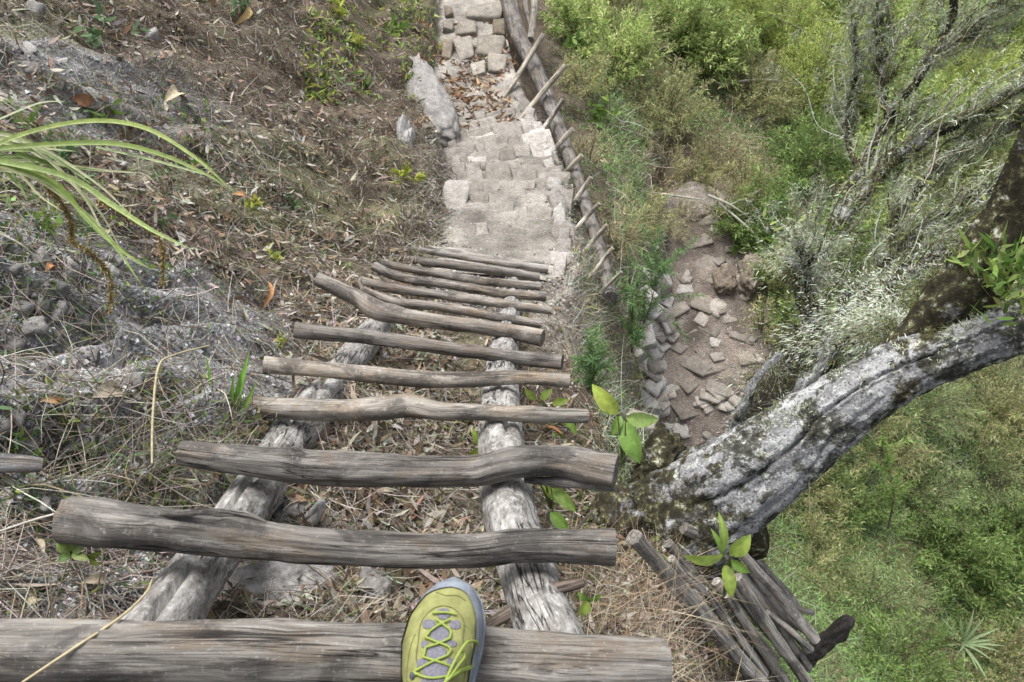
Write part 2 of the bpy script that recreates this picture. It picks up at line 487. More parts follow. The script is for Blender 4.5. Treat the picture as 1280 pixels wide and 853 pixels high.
HZ = HZ * (1 - k2) + (z2 - 0.02 + 0.02 * nz) * k2
def H(x, y): return grid_lookup(HZ, np.asarray(x, float), np.asarray(y, float))
def HN(x, y):
    e = 0.05
    return nrm(np.stack([H(x - e, y) - H(x + e, y), H(x, y - e) - H(x, y + e), np.full(np.shape(x), 2 * e)], -1))

# depth of the ground along each line of sight, for setting things down on it
DPX, DPY = np.linspace(-300, 1580, 236), np.linspace(-200, 1050, 157)
_gx, _gy = np.meshgrid(DPX, DPY)
DM = np.full(_gx.shape, np.nan)
_prev = np.full(_gx.shape, -1.0); _pd = 0.6
for _d in 0.6 * (20 / 0.6) ** np.linspace(0, 1, 260):
    _p = P(_gx, _gy, np.full(_gx.shape, _d))
    _gap = H(_p[..., 0], _p[..., 1]) - _p[..., 2]
    _hit = np.isnan(DM) & (_gap > 0)
    _t = np.where(_hit, -_prev / np.maximum(_gap - _prev, 1e-6), 0)
    DM[_hit] = (_pd + (_d - _pd) * np.clip(_t, 0, 1))[_hit]
    _prev, _pd = _gap, _d
DM[np.isnan(DM)] = 20
def gdepth(px, py):
    ix = np.clip((np.asarray(px, float) - DPX[0]) / (DPX[1] - DPX[0]), 0, len(DPX) - 1.001)
    iy = np.clip((np.asarray(py, float) - DPY[0]) / (DPY[1] - DPY[0]), 0, len(DPY) - 1.001)
    i, j = ix.astype(int), iy.astype(int); fx, fy = ix - i, iy - j
    return (DM[j, i] * (1 - fx) + DM[j, i + 1] * fx) * (1 - fy) + (DM[j + 1, i] * (1 - fx) + DM[j + 1, i + 1] * fx) * fy
def G(px, py, lift=0.0):
    """the ground point seen there"""
    p = P(px, py, gdepth(px, py))
    p[..., 2] = H(p[..., 0], p[..., 1]) + lift
    return p

# soil colours: grey scree on the left bank, brown duff, pale path dust, olive turf down the slope
def blob(px, py, r):
    c = G(px, py); return np.exp(-((GX - c[0]) ** 2 + (GY - c[1]) ** 2) / (2 * r * r))
soil = np.zeros(GX.shape + (3,)) + np.array([0.115, 0.092, 0.07])
nmix = 0.5 + 0.5 * fbm(np.stack([GX * 3, GY * 3, GX * 0], -1), 21, 3)
def lay(mask, c):
    global soil
    soil = soil * (1 - mask[..., None]) + np.array(c) * mask[..., None]
scree = np.clip(blob(40, 430, .34) + .9 * blob(0, 640, .22) + .7 * blob(90, 90, .4) + .8 * blob(60, 340, .3) + .6 * blob(130, 470, .2) + .9 * blob(20, 540, .28) + .7 * blob(90, 570, .16) + .7 * blob(30, 710, .16) + .15 * blob(300, 420, .3), 0, 1)
scree = np.clip((scree + .8 * blob(105, 420, .22)) * (1.5 + .8 * fbm(np.stack([GX * 4, GY * 4, GX * 0], -1), 23, 3)), 0, 1)
lay(scree * 0.95, (0.235, 0.235, 0.235))
_mossy = sstep(.15, .55, fbm(np.stack([GX * 1.5, GY * 1.5, GX * 0 + 3], -1), 29, 3)) * np.clip((.2 - GX) / .5, 0, 1)
lay(_mossy * .6, (.13, .135, .07))
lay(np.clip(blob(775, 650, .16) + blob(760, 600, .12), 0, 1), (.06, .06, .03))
lay(np.clip(blob(440, 730, .2) + .6 * blob(480, 640, .2), 0, 1), (0.17, 0.155, 0.14))
right = sstep(0.7, 2.0, GX + 0.15 * nz * 10)
lay(right * 0.75, (0.105, 0.092, 0.052))
lay(sstep(2.4, 3.6, GX) * sstep(4.6, 3.2, GY), (0.105, 0.11, 0.05))
lay(np.clip(blob(700, 350, .35) + blob(720, 420, .25), 0, 1) * .9, (0.30, 0.275, 0.24))
lay(np.clip(blob(810, 260, .5) + blob(950, 430, .4), 0, 1) * .8, (0.15, 0.115, 0.085))
lay(1 - sstep(0.9, 1.2, d1), (0.19, 0.175, 0.15))
lay(1 - sstep(0.9, 1.25, d2), (0.14, 0.112, 0.09))
soil *= (0.75 + 0.5 * nmix)[..., None]
ny, nx = GX.shape
idx = np.arange(ny * nx).reshape(ny, nx)
quads = np.stack([idx[:-1, :-1], idx[:-1, 1:], idx[1:, 1:], idx[1:, :-1]], -1).reshape(-1, 4)
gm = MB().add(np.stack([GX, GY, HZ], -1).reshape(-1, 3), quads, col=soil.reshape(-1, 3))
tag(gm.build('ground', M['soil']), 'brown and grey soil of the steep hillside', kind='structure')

# ------------------------------------------------------------------ shape makers
def mossy(mb, f):
    '''moss weight for the lichen bark from the place of each vertex'''
    mb.c = [np.repeat(f(v)[:, None], 3, 1) for v in mb.v]
    return mb

def tube(mb, pts, rad, nseg=14, step=0.02, rough=0.0, seed=0, cap=True, m=0, mcap=1, grooves=(), col=None, fibre=0.0, squash=None, knots=()):
    """a bent tapering pole; grooves = (angle, depth share, width, start, end)"""
    pts = np.asarray(pts, float); rad = np.asarray(rad, float)
    L = np.linalg.norm(np.diff(pts, axis=0), axis=1).sum()
    n = max(3, int(L / step) + 1)
    c = crom(np.hstack([pts, rad[:, None]]), n)
    c, r = c[:, :3], np.maximum(c[:, 3], 0.0004)
    tan = nrm(np.gradient(c, axis=0))
    ref = np.array([0, 0, 1.0]) if abs(tan[n // 2, 2]) < 0.9 else np.array([0, 1.0, 0])
    side = nrm(np.cross(tan, ref)); upv = np.cross(side, tan)
    th = np.linspace(-math.pi / 2, 1.5 * math.pi, nseg + 1)       # seam on the underside, pi/2 is up
    s = np.concatenate([[0], np.cumsum(np.linalg.norm(np.diff(c, axis=0), axis=1))])
    ct, st = np.cos(th)[None], np.sin(th)[None]
    rr = np.repeat(r[:, None], nseg + 1, 1)
    if rough or fibre:
        S = s[:, None] + 0 * ct
        rm = r.mean()
        q = np.stack([ct * 1.3 + 0 * S, st * 1.3 + 0 * S, S / rm * 0.28], -1) + seed * 7.3
        rr = rr * (1 + rough * fbm(q, seed, 3))
        if fibre:
            q = np.stack([ct * 6 + 0 * S, st * 6 + 0 * S, S * 2.2], -1) + seed * 3.1
            f = fbm(q, seed + 50, 3)
            rr = rr * (1 - fibre * np.clip(0.35 - np.abs(f), 0, 1) / 0.35 - fibre * 0.4 * f)
    for (a, dep, wd, s0, s1) in grooves:
        da = (th[None] - a - 0.25 * vnoise(np.stack([s * 6, s * 0, s * 0 + seed], -1), seed)[:, None] + math.pi) % (2 * math.pi) - math.pi
        fade = sstep(s0, s0 + 0.05, s / L) * sstep(s1, s1 - 0.05, s / L)
        rr = rr * (1 - dep * np.exp(-(da / wd) ** 2) * fade[:, None])
    for (s0, a, amp, wd) in knots:
        da = (th[None] - a + math.pi) % (2 * math.pi) - math.pi
        q_ = ((s[:, None] / L - s0) * L / wd) ** 2 + (da * r.mean() / wd) ** 2
        rr = rr * (1 + amp * np.exp(-q_) - amp * 1.1 * np.exp(-q_ * 7))
    if squash: rr = rr * np.sqrt((ct * squash[0]) ** 2 + (st * squash[1]) ** 2)
    v = c[:, None] + rr[..., None] * (ct[..., None] * side[:, None] + st[..., None] * upv[:, None])
    tex = np.stack([th[None] * r.mean() + 0 * rr, s[:, None] + 0 * rr, np.full(rr.shape, seed * 1.7)], -1)
    k = nseg + 1
    ii = np.arange(n * k).reshape(n, k)
    qd = np.stack([ii[:-1, :-1], ii[:-1, 1:], ii[1:, 1:], ii[1:, :-1]], -1).reshape(-1, 4)
    mb.add(v.reshape(-1, 3), qd, tex=tex.reshape(-1, 3), col=col, m=m)
    if cap:
        for e, sg in ((0, -1), (n - 1, 1)):
            ring = v[e, :nseg]
            cen = c[e] + tan[e] * sg * r[e] * 0.04
            inner = cen + (ring - c[e]) * 0.55 - tan[e] * sg * r[e] * 0.07 * rng.random((nseg, 1))
            vv = np.vstack([ring, inner, [cen - tan[e] * sg * r[e] * 0.05]])
            a = np.arange(nseg); b = (a + 1) % nseg
            qd = np.stack([a, b, b + nseg, a + nseg], -1); tr = np.stack([a + nseg, b + nseg, np.full(nseg, 2 * nseg)], -1)
            if sg < 0: qd, tr = qd[:, ::-1], tr[:, ::-1]
            tx = np.stack([(vv - c[e]) @ side[e], (vv - c[e]) @ upv[e], np.full(len(vv), seed * 1.7)], -1)
            mb.add(vv, qd, tr, tex=tx, col=col, m=mcap)
    return mb

def pole(name, px, dep, rpx, parent=None, mat='wood', **kw):
    """a pole through photograph points at given depths and pixel half-widths"""
    p = np.array([P(x, y, d) for (x, y), d in zip(px, dep)])
    r = np.array(rpx) * np.array(dep) / FPX
    o = tube(MB(), p, r, **kw).build(name, [M[mat], M['char'] if mat == 'char' else M['wood_end']], parent)
    return o

def ribbons(mb, base, d, bend, L, w, col, seg=3, prof=None, side=None, m=0):
    """N bent blades or leaves at once"""
    n = len(base)
    d = nrm(d)
    if side is None: side = nrm(np.cross(d, rng.normal(size=(n, 3))))
    if prof is None: prof = np.linspace(1, 0.12, seg + 1)
    t = np.linspace(0, 1, seg + 1)
    c = base[:, None] + L[:, None, None] * (d[:, None] * t[None, :, None] + bend[:, None] * (t ** 2)[None, :, None])
    off = side[:, None] * (w[:, None] * np.asarray(prof)[None])[..., None] * 0.5
    v = np.stack([c - off, c + off], 2)
    k = (seg + 1) * 2
    b0 = np.arange(n)[:, None] * k
    i = np.arange(seg)[None] * 2
    q = np.stack([b0 + i, b0 + i + 1, b0 + i + 3, b0 + i + 2], -1).reshape(-1, 4)
    mb.add(v.reshape(-1, 3), q, col=np.repeat(col, k, 0), m=m)
    return mb
LEAF = [0.12, 1.0, 0.85, 0.06]
def mixcol(n, cols, jit=0.15):
    c = np.array(cols)[rng.integers(0, len(cols), n)]
    return np.clip(c * (1 + jit * rng.normal(size=(n, 1))) * (1 + 0.06 * rng.normal(size=(n, 3))), 0.01, 0.9)
def rdir(n): return nrm(rng.normal(size=(n, 3)))
def tangent(p, lift=0.25, spread=None):
    nn = HN(p[:, 0], p[:, 1])
    t = nrm(np.cross(nn, rng.normal(size=(len(p), 3))))
    return nrm(t + nn * (lift * rng.random((len(p), 1)))), nn

STRAW = [(0.30, 0.26, 0.19), (0.40, 0.36, 0.29), (0.22, 0.185, 0.14), (0.44, 0.42, 0.37), (0.13, 0.105, 0.08), (0.34, 0.325, 0.295), (.24, .24, .14), (.09, .075, .06)]
DRYLEAF = [(0.10, 0.075, 0.05), (0.08, 0.065, 0.05), (0.19, 0.135, 0.085), (0.28, 0.22, 0.155), (.36, .33, .28), (0.19, 0.14, 0.095), (0.36, 0.31, 0.24), (0.14, 0.105, 0.075), (0.42, 0.385, 0.33), (0.23, 0.16, 0.105), (.33, .30, .26), (.24, .21, .17)]
TWIGC = [(0.20, 0.16, 0.12), (0.33, 0.29, 0.24), (0.12, 0.09, 0.07), (0.42, 0.39, 0.34)]
GREENS = [(0.13, 0.19, 0.04), (0.09, 0.15, 0.035), (0.18, 0.23, 0.055), (0.22, 0.25, 0.07)]

# ------------------------------------------------------------------ the ladder
lad0 = P(600, 815, 1.2)
ladder = thing('log_ladder', P(600, 330, 5.2), 'steep ladder of weathered grey round logs going down to the stone path', 'ladder')
z5 = lambda L: [(360 + x / 2.97, 270 + y / 2.97) for x, y in L]
RUNGS = [  # depth, centre line in the photograph, half-widths, tint
 (1.20, [(-60, 812), (120, 813), (330, 814), (560, 824), (700, 830), (829, 833)], [37, 38, 38, 39, 37, 35], (.80, .785, .76)),
 (1.497, [(86, 652), (180, 660), (290, 671), (400, 682), (480, 688), (590, 689), (660, 682), (768, 685)], [30, 29, 25, 22, 22, 20, 21, 24], (.68, .665, .65)),
 (1.87, [(229, 566), (300, 575), (380, 583), (480, 588), (590, 588), (645, 577), (700, 577), (770, 590)], [16, 20, 21, 21, 20, 20, 20, 23], (.75, .735, .72)),
 (2.26, [(295, 505), (360, 511), (430, 513), (480, 511), (510, 508), (550, 514), (600, 516), (660, 518), (734, 520)], [13, 14, 14, 15, 15, 12, 10.5, 10, 9], (1.12, 1.08, 1.01)),
 (2.57, [(330, 456), (410, 463), (461, 468), (528, 474), (579, 475), (646, 472), (712, 476)], [11, 10, 10.5, 10.5, 10, 9, 9.5], (1.25, 1.18, 1.08)),
 (2.92, [(368, 413), (461, 422), (562, 436), (646, 447), (703, 453)], [10, 9.5, 9, 9, 10], (.74, .71, .69)),
 (3.28, z5([(105, 232), (250, 300), (340, 352), (500, 385), (700, 410), (830, 432), (945, 455)]), [9, 10.5, 13.5, 10, 9.5, 9.5, 11], (1.08, 1.02, .96)),
 (3.58, z5([(280, 275), (400, 322), (560, 338), (760, 372), (940, 402)]), [5, 6, 6, 6, 5.5], (.95, .89, .84)),
 (3.89, z5([(266, 243), (420, 275), (600, 298), (800, 327), (975, 352)]), [6.5, 6, 6, 6, 5], (1.1, 1.05, 1.0)),
 (4.16, z5([(316, 186), (430, 232), (600, 256), (800, 288), (957, 300)]), [5.5, 6, 5.8, 6, 6], (1.05, 1.0, .95)),
 (4.37, z5([(346, 176), (500, 206), (700, 240), (937, 263)]), [5, 5, 5.5, 5.2], (.98, .94, .9)),
 (4.72, z5([(382, 155), (600, 182), (800, 208), (932, 228)]), [5, 5.5, 6, 6], (.86, .82, .8)),
 (5.02, z5([(462, 122), (690, 160), (830, 180), (965, 197)]), [3.5, 4, 4.5, 5], (1.2, 1.18, 1.15)),
 (5.18, z5([(520, 118), (700, 150), (840, 168), (955, 182)]), [3, 4, 3.5, 3], (1.45, 1.44, 1.42)),
]
for i, (d, c, r, tint) in enumerate(RUNGS):
    n = len(c)
    dd = [d + 0.02 * math.sin(3 * k + i) for k in range(n)]
    mb = MB()
    p = np.array([P(x, y, q) for (x, y), q in zip(c, dd)])
    rr = np.array(r) * d / FPX
    gro = [(1.9, .16, .07, .02, .6), (1.2, .12, .06, .35, .98), (2.5, .10, .08, .3, .9)] if i < 4 else [(1.8, .1, .1, .1, .8)]
    tube(mb, p, rr, 40 if i < 3 else 24, 0.012 if i < 6 else 0.02, rough=0.10, fibre=0.10 if i < 3 else 0.06, seed=i + 1, grooves=gro, knots=[((.37 * (i + 1) + .21 * q_) % .9 + .05, 1.0 + 1.4 * ((i * 7 + q_ * 3) % 5) / 5, .22, .022) for q_ in range(3)])
    if i == 2:   # the split lip under the right end
        a, b_ = P(655, 600, d + .015), P(768, 607, d + .015)
        tube(mb, [a, (a + b_) / 2 + np.array([0, 0, .003]), b_], np.array([.008, .014, .016]), 12, .02, rough=.15, fibre=.1, seed=40)
    if i == 1:   # a strip of torn bark on the top
        a = P(215, 640, d - .02)
        b1 = [P(x, y, d - .03) for x, y in ((150, 646), (215, 643), (270, 641), (310, 645), (333, 653))]
        tube(mb, b1, np.array([.002, .006, .007, .005, .002]), 10, .01, rough=.4, fibre=.3, seed=41)
    if i == 6:   # the stub below the fork
        pass
    o = mb.build('rung', [M['wood'], M['wood_end']], ladder)
    o.color = (*tint, 1)
def raild(y): return 864.0 / (y - CY + 253.0)
lr = [(120, 905), (180, 815), (235, 735), (315, 622), (370, 540), (425, 468), (470, 412), (498, 376), (515, 352), (528, 338)]
rl = [(712, 890), (690, 805), (668, 745), (640, 650), (628, 575), (625, 518), (627, 470), (632, 420), (638, 390), (641, 360), (643, 342)]
for pts_, rad_, g_ in ((lr, [.066, .066, .062, .064, .068, .066, .062, .058, .055, .055], [(1.35, .75, .045, .0, .45), (2.2, .2, .06, .3, .9)]),
                       (rl, [.058, .058, .058, .062, .066, .066, .062, .058, .055, .055, .05], [(1.3, .45, .05, .2, .42), (2.1, .18, .06, .4, .75), (1.0, .2, .06, .55, .9)])):
    pp = np.array([P(x, y, raild(y) + .02) for x, y in pts_])
    o = tube(MB(), pp, np.array(rad_), 44, 0.014, rough=0.09, fibre=0.05, seed=60 + len(pts_), grooves=g_).build('rail', [M['pale'], M['wood_end']], ladder)
    o.color = (0.70, 0.695, 0.69, 1)

# ------------------------------------------------------------------ the hiking shoe
def shoe():
    ps, xl, xr, hh = ([0, .03, .1, .25, .4, .55, .68, .8, .9, .96, 1.0],
                      [0.0, -.022, -.034, -.037, -.043, -.052, -.056, -.050, -.034, -.016, .006],
                      [0.002, .022, .034, .035, .036, .043, .051, .053, .046, .034, .010],
                      [.05, .085, .098, .10, .098, .084, .068, .056, .045, .034, .010])
    Ls, z0 = 0.295, 0.026
    org = np.array([-0.106, -0.012, 5 - 1.222])
    rot = R(-2.5); ca, sa = math.cos(rot), math.sin(rot)
    til = R(-4)                                   # toes a little down over the rung
    def W_(x, y, z):
        x, y, z = np.asarray(x, float), np.asarray(y, float), np.asarray(z, float)
        yy = y - 0.2
        y2, z2 = yy * math.cos(til) - z * math.sin(til) + 0.2, yy * math.sin(til) + z * math.cos(til)
        return np.stack([x * ca - y2 * sa, x * sa + y2 * ca, z2], -1) + org
    def sect(s, ph, off=0.0):
        a, b, h = np.interp(s, ps, xl), np.interp(s, ps, xr), np.interp(s, ps, hh)
        cx, hw = (a + b) / 2, (b - a) / 2 + off
        x = cx + hw * np.sign(np.cos(ph)) * np.abs(np.cos(ph)) ** 0.72
        z = z0 + (h + off) * np.abs(np.sin(ph)) ** 0.8
        return W_(x, s * Ls + off * np.clip((s - .9) * 10, 0, 1), z)
    def grid(f, S, T, name, mat, par, closed=False):
        s, t = np.meshgrid(S, T, indexing='ij')
        v = f(s, t)
        ii = np.arange(v.shape[0] * v.shape[1]).reshape(v.shape[:2])
        q = np.stack([ii[:-1, :-1], ii[1:, :-1], ii[1:, 1:], ii[:-1, 1:]], -1).reshape(-1, 4)
        return MB().add(v.reshape(-1, 3), q).build(name, mat, par)
    lime = mat_plain('lime suede', (0.21, 0.215, 0.085), 0.9, 0.12, 45, 0.3, 0.6)
    rub = mat_plain('blue grey rubber', (0.17, 0.19, 0.22), 0.75, 0.25, 50, 0.3, 0.2)
    solem = mat_plain('dark sole rubber', (0.06, 0.065, 0.07), 0.7, 0.3, 60, 0.2)
    tongm = mat_plain('grey mesh', (0.14, 0.137, 0.16), 0.9, 0.1, 300, 0.3, 0.5)
    lacem = mat_plain('neon lace', (0.22, 0.28, 0.06), 0.85, 0.2, 400, 0.15)
    sockm = mat_plain('grey sock', (0.12, 0.12, 0.13), 0.95, 0.05, 200, 0.3, 0.4)
    t = thing('hiking_shoe', W_(0, .15, 0), 'lime yellow hiking shoe with blue-grey toe rubber standing on the nearest rung', 'shoe')
    S = 1 - (1 - np.linspace(0.02, 1, 64)) ** 1.0
    S = np.concatenate([np.linspace(.1, .9, 44), .9 + .1 * np.sin(np.linspace(0, math.pi / 2, 14)[1:])])
    grid(lambda s, ph: sect(s, ph), S, np.linspace(0, math.pi, 40), 'upper', lime, t)
    # heel counter closes the back
    S2 = .1 - .1 * np.sin(np.linspace(0, math.pi / 2, 8))
    grid(lambda s, ph: sect(s, ph), S2[::-1], np.linspace(0, math.pi, 40), 'heel_counter', lime, t)
    # rubber rand round the toe and the inner side
    pr = lambda s: np.interp(s, [.45, .6, .72, .80, .86, .90, .918, .927, 1], [.28, .45, .58, .70, .86, 1.08, 1.3, 1.5708, 1.5708])
    pl = lambda s: np.interp(s, [.6, .75, .84, .89, .915, .927, 1], [.15, .25, .42, .75, 1.2, 1.5708, 1.5708])
    Sr = np.concatenate([np.linspace(.45, .85, 20), np.linspace(.855, .932, 30), .934 + .066 * np.sin(np.linspace(0, math.pi / 2, 10)[1:])])
    Tt = np.linspace(0, 1, 14)
    mb = MB()
    for f in (lambda s, k: sect(s, k * pr(s), .0025), lambda s, k: sect(s, math.pi - k * pl(s), .0025)):
        s, k = np.meshgrid(Sr, Tt, indexing='ij'); v = f(s, k)
        ii = np.arange(v.shape[0] * v.shape[1]).reshape(v.shape[:2])
        mb.add(v.reshape(-1, 3), np.stack([ii[:-1, :-1], ii[1:, :-1], ii[1:, 1:], ii[:-1, 1:]], -1).reshape(-1, 4))
    mb.build('toe_rand', rub, t)
    # sole: outline ring with thickness, light midsole over dark outsole
    so_ = np.concatenate([np.linspace(0, 1, 60)])
    ring = np.vstack([np.stack([np.interp(so_, ps, xr) + .005, so_ * Ls], 1), np.stack([np.interp(so_, ps, xl) - .001, so_ * Ls], 1)[::-1]])
    ring[:, 1] = ring[:, 1] * 1.012 - .002
    for nm, za, zb, mt in (('midsole', .010, .028, rub), ('outsole', 0.0, .010, solem)):
        n = len(ring)
        v = np.vstack([W_(ring[:, 0], ring[:, 1], np.full(n, zb)), W_(ring[:, 0], ring[:, 1], np.full(n, za)), [W_(0, .15, zb)], [W_(0, .15, za)]])
        a = np.arange(n); b = (a + 1) % n
        MB().add(v, np.stack([a, b, b + n, a + n], -1)[:, ::-1], np.vstack([np.stack([a, b, np.full(n, 2 * n)], -1), np.stack([b + n, a + n, np.full(n, 2 * n + 1)], -1)])).build(nm, mt, t, smooth=False)
    # sock and trouser cuff rise out of the collar behind the frame
    cuff = [W_(-.001, .065, .10), W_(-.001, .055, .16), W_(-.001, .03, .24), W_(0, -.02, .38)]
    tube(MB(), cuff, np.array([.046, .044, .048, .056]), 24, .015, rough=.03, seed=3, mcap=0).build('sock', [sockm], t)
    # where a sight line meets the top of the shoe
    sg, pg = np.meshgrid(np.linspace(.2, .99, 160), np.linspace(.05, math.pi - .05, 120), indexing='ij')
    cloud = sect(sg, pg).reshape(-1, 3)
    upn = nrm(np.array([0, .15, 1.0]))
    cu, cv, cd = proj(cloud)
    def at(zx, zy, off):
        px, py = 460 + zx / 4.93, 680 + zy / 4.93
        k = ((cu - px) ** 2 + (cv - py) ** 2).argsort()[:4]
        return cloud[k].mean(0) + upn * off
    # tongue showing through the lacing gaps
    holes = [((467, 432), 38, 36), ((375, 497), 40, 29), ((537, 500), 35, 28), ((445, 562), 60, 50), ((348, 620), 22, 22), ((517, 617), 30, 20), ((425, 678), 60, 44), ((338, 738), 36, 30), ((515, 737), 30, 34), ((418, 790), 80, 62), ((400, 880), 80, 60)]
    for (hx, hy), a, b in holes:
        n = 18
        an = np.linspace(0, 2 * math.pi, n, endpoint=False)
        pw = lambda q: np.sign(q) * np.abs(q) ** .75
        rim = np.array([at(hx + a * pw(math.cos(q)), hy + b * pw(math.sin(q)), .0012) for q in an])
        inn = np.array([at(hx + .86 * a * pw(math.cos(q)), hy + .86 * b * pw(math.sin(q)), .0012) for q in an])
        low = rim - upn * .004
        cen = at(hx, hy, .0010)
        v = np.vstack([rim, inn, [cen], low])
        i = np.arange(n); j = (i + 1) % n
        MB().add(v, np.vstack([np.stack([i, j, j + n, i + n], -1)[:, ::-1], np.stack([i, j, j + 2 * n + 1, i + 2 * n + 1], -1)]), np.stack([i + n, j + n, np.full(n, 2 * n)], -1)[:, ::-1]).build('tongue_gap', tongm, t)
    # laces
    lines = [[(395, 432), (470, 426), (545, 438)], [(420, 470), (462, 500), (508, 535)], [(505, 468), (440, 508), (375, 548)], [(352, 578), (425, 608), (500, 640)], [(505, 588), (430, 622), (355, 645)],
             [(340, 702), (430, 728), (525, 765)], [(495, 690), (400, 730), (298, 785)], [(285, 795), (330, 818), (400, 832), (500, 818)], [(300, 770), (290, 800), (300, 815)],
             [(500, 640), (512, 662), (490, 692)], [(355, 645), (350, 675), (342, 702)], [(508, 535), (512, 560), (505, 588)], [(378, 548), (372, 562), (352, 578)]]
    for ln in lines:
        tube(MB(), [at(x, y, .004) for x, y in ln], np.full(len(ln), .0016), 8, .004, cap=False).build('lace', lacem, t)
    loop = [((480, 850), .006), ((530, 760), .012), ((575, 680), .016), ((620, 632), .018), ((670, 632), .018), ((695, 670), .016), ((694, 730), .013), ((650, 765), .012), ((580, 790), .010), ((520, 815), .008), ((480, 850), .006)]
    tube(MB(), [at(x, y, o) for (x, y), o in loop], np.full(len(loop), .002), 8, .004, cap=False).build('lace', lacem, t)
    loop = [((705, 742), .012), ((640, 775), .011), ((570, 800), .010), ((510, 835), .008), ((470, 870), .006)]
    tube(MB(), [at(x, y, o) for (x, y), o in loop], np.full(len(loop), .0022), 8, .004, cap=True, mcap=0).build('lace', lacem, t)
    loop = [((500, 845), .008), ((560, 770), .014), ((600, 720), .017), ((590, 690), .016)]
    tube(MB(), [at(x, y, o) for (x, y), o in loop], np.full(len(loop), .0018), 8, .004, cap=False).build('lace', lacem, t)
    kn = at(275, 815, .003)
    tube(MB(), [kn - np.array([0, .004, 0]), kn, kn + np.array([0, .004, 0])], np.array([.003, .004, .003]), 10, .002, mcap=0).build('eyelet_hook', [solem], t)
    seamm = mat_plain('olive thread', (0.11, 0.105, 0.04), 0.9, 0.1)
    for ln in ([(345, 850), (300, 720), (310, 600), (330, 480), (400, 400), (467, 380)], [(467, 380), (530, 400), (590, 480), (585, 600), (600, 720), (590, 850)], [(290, 560), (262, 640), (245, 740), (240, 850)], [(420, 300), (480, 318), (550, 320), (600, 350)]):
        tube(MB(), [at(x, y, .0002) for x, y in ln], np.full(len(ln), .0008), 6, .004, cap=False).build('seam', seamm, t)
    # stitched seam on the toe box
    tube(MB(), [at(x, y, .0004) for x, y in ((575, 490), (610, 505), (628, 545), (640, 600), (645, 640))], np.full(5, .0009), 6, .004, cap=False).build('seam', lime, t)
shoe()

# ------------------------------------------------------------------ stones
def stone_mesh(seed, bev=0.22, jit=0.10, name='stone', mat='stone', segs=2):
    bm = bmesh.new()
    bmesh.ops.create_cube(bm, size=1)
    bmesh.ops.bevel(bm, geom=bm.edges[:] + bm.verts[:], offset=bev, segments=segs, affect='EDGES', profile=0.6)
    co = np.array([v.co[:] for v in bm.verts])
    d = np.stack([fbm(co * 1.9 + seed * 5.1, seed + k, 2) for k in range(3)], 1)
    co = co + d * jit
    for v, c in zip(bm.verts, co): v.co = c
    me = bpy.data.meshes.new(name); bm.to_mesh(me); bm.free()
    me.materials.append(M[mat])
    for p in me.polygons: p.use_smooth = (segs > 1)
    return me
STONES = [stone_mesh(s) for s in range(10)]
ROUND = [stone_mesh(30 + s, 0.3, 0.16) for s in range(6)]
ROCKS = [stone_mesh(60 + s, 0.26, 0.2, mat='rock') for s in range(6)]
def stone(parent, loc, size, yaw=0.0, pool=STONES, tilt=(0, 0), tint=None, name='stone'):
    o = link(name, random.choice(pool), parent)
    o.location = [float(a) for a in loc]; o.scale = [float(a) for a in size]
    o.rotation_euler = (tilt[0], tilt[1], yaw)
    if tint: o.color = (*tint, 1)
    return o

def strip_path(name, c, wid, label, colr, seed):
    tan = nrm(np.gradient(c[:, :2], axis=0)); nor = np.stack([tan[:, 1], -tan[:, 0]], 1)
    k = np.linspace(-1.02, 1.02, 41)
    xy = c[:, None, :2] + nor[:, None] * (k[None, :, None] * wid[:, None, None])
    z = c[:, None, 2] + 0 * k[None] - 0.022 * np.abs(k[None]) ** 4
    z = z + 0.008 * fbm(np.concatenate([xy * 6, xy[..., :1] * 0], -1), seed, 3) + 0.004 * fbm(np.concatenate([xy * 25, xy[..., :1] * 0], -1), seed + 1, 2)
    v = np.concatenate([xy, z[..., None]], -1)
    ii = np.arange(v.shape[0] * v.shape[1]).reshape(v.shape[:2])
    q = np.stack([ii[:-1, :-1], ii[1:, :-1], ii[1:, 1:], ii[:-1, 1:]], -1).reshape(-1, 4)[:, ::-1]
    nn = fbm(np.concatenate([xy * 4, xy[..., :1] * 0], -1), seed + 2, 3)
    col = np.array(colr)[None, None] * (1 + 0.42 * nn[..., None])
    o = MB().add(v.reshape(-1, 3), q, col=col.reshape(-1, 3)).build(name, M['soil'])
    return tag(o, label, kind='structure')
main_path = strip_path('path', main_c, main_w, 'pale dusty footpath with stone steps below the ladder', (0.275, 0.255, 0.225), 5)
low_path = strip_path('path', low_c, low_w, 'lower stony footpath at the bottom of the bank', (0.195, 0.165, 0.14), 15)

def path_frame(c, wid, s):
    f = s * (len(c) - 1); i = int(f); i = min(i, len(c) - 2); t = f - i
    p = c[i] * (1 - t) + c[i + 1] * t
    tg = c[i + 1, :2] - c[i, :2]; tg = tg / np.linalg.norm(tg)
    return p, tg, np.array([tg[1], -tg[0]]), np.interp(f, np.arange(len(wid)), wid)
# where along the main path a photograph row lies
_mu, _mv, _ = proj(main_c)
def s_at_row(py): return float(np.interp(-py, -_mv, np.linspace(0, 1, 160)))
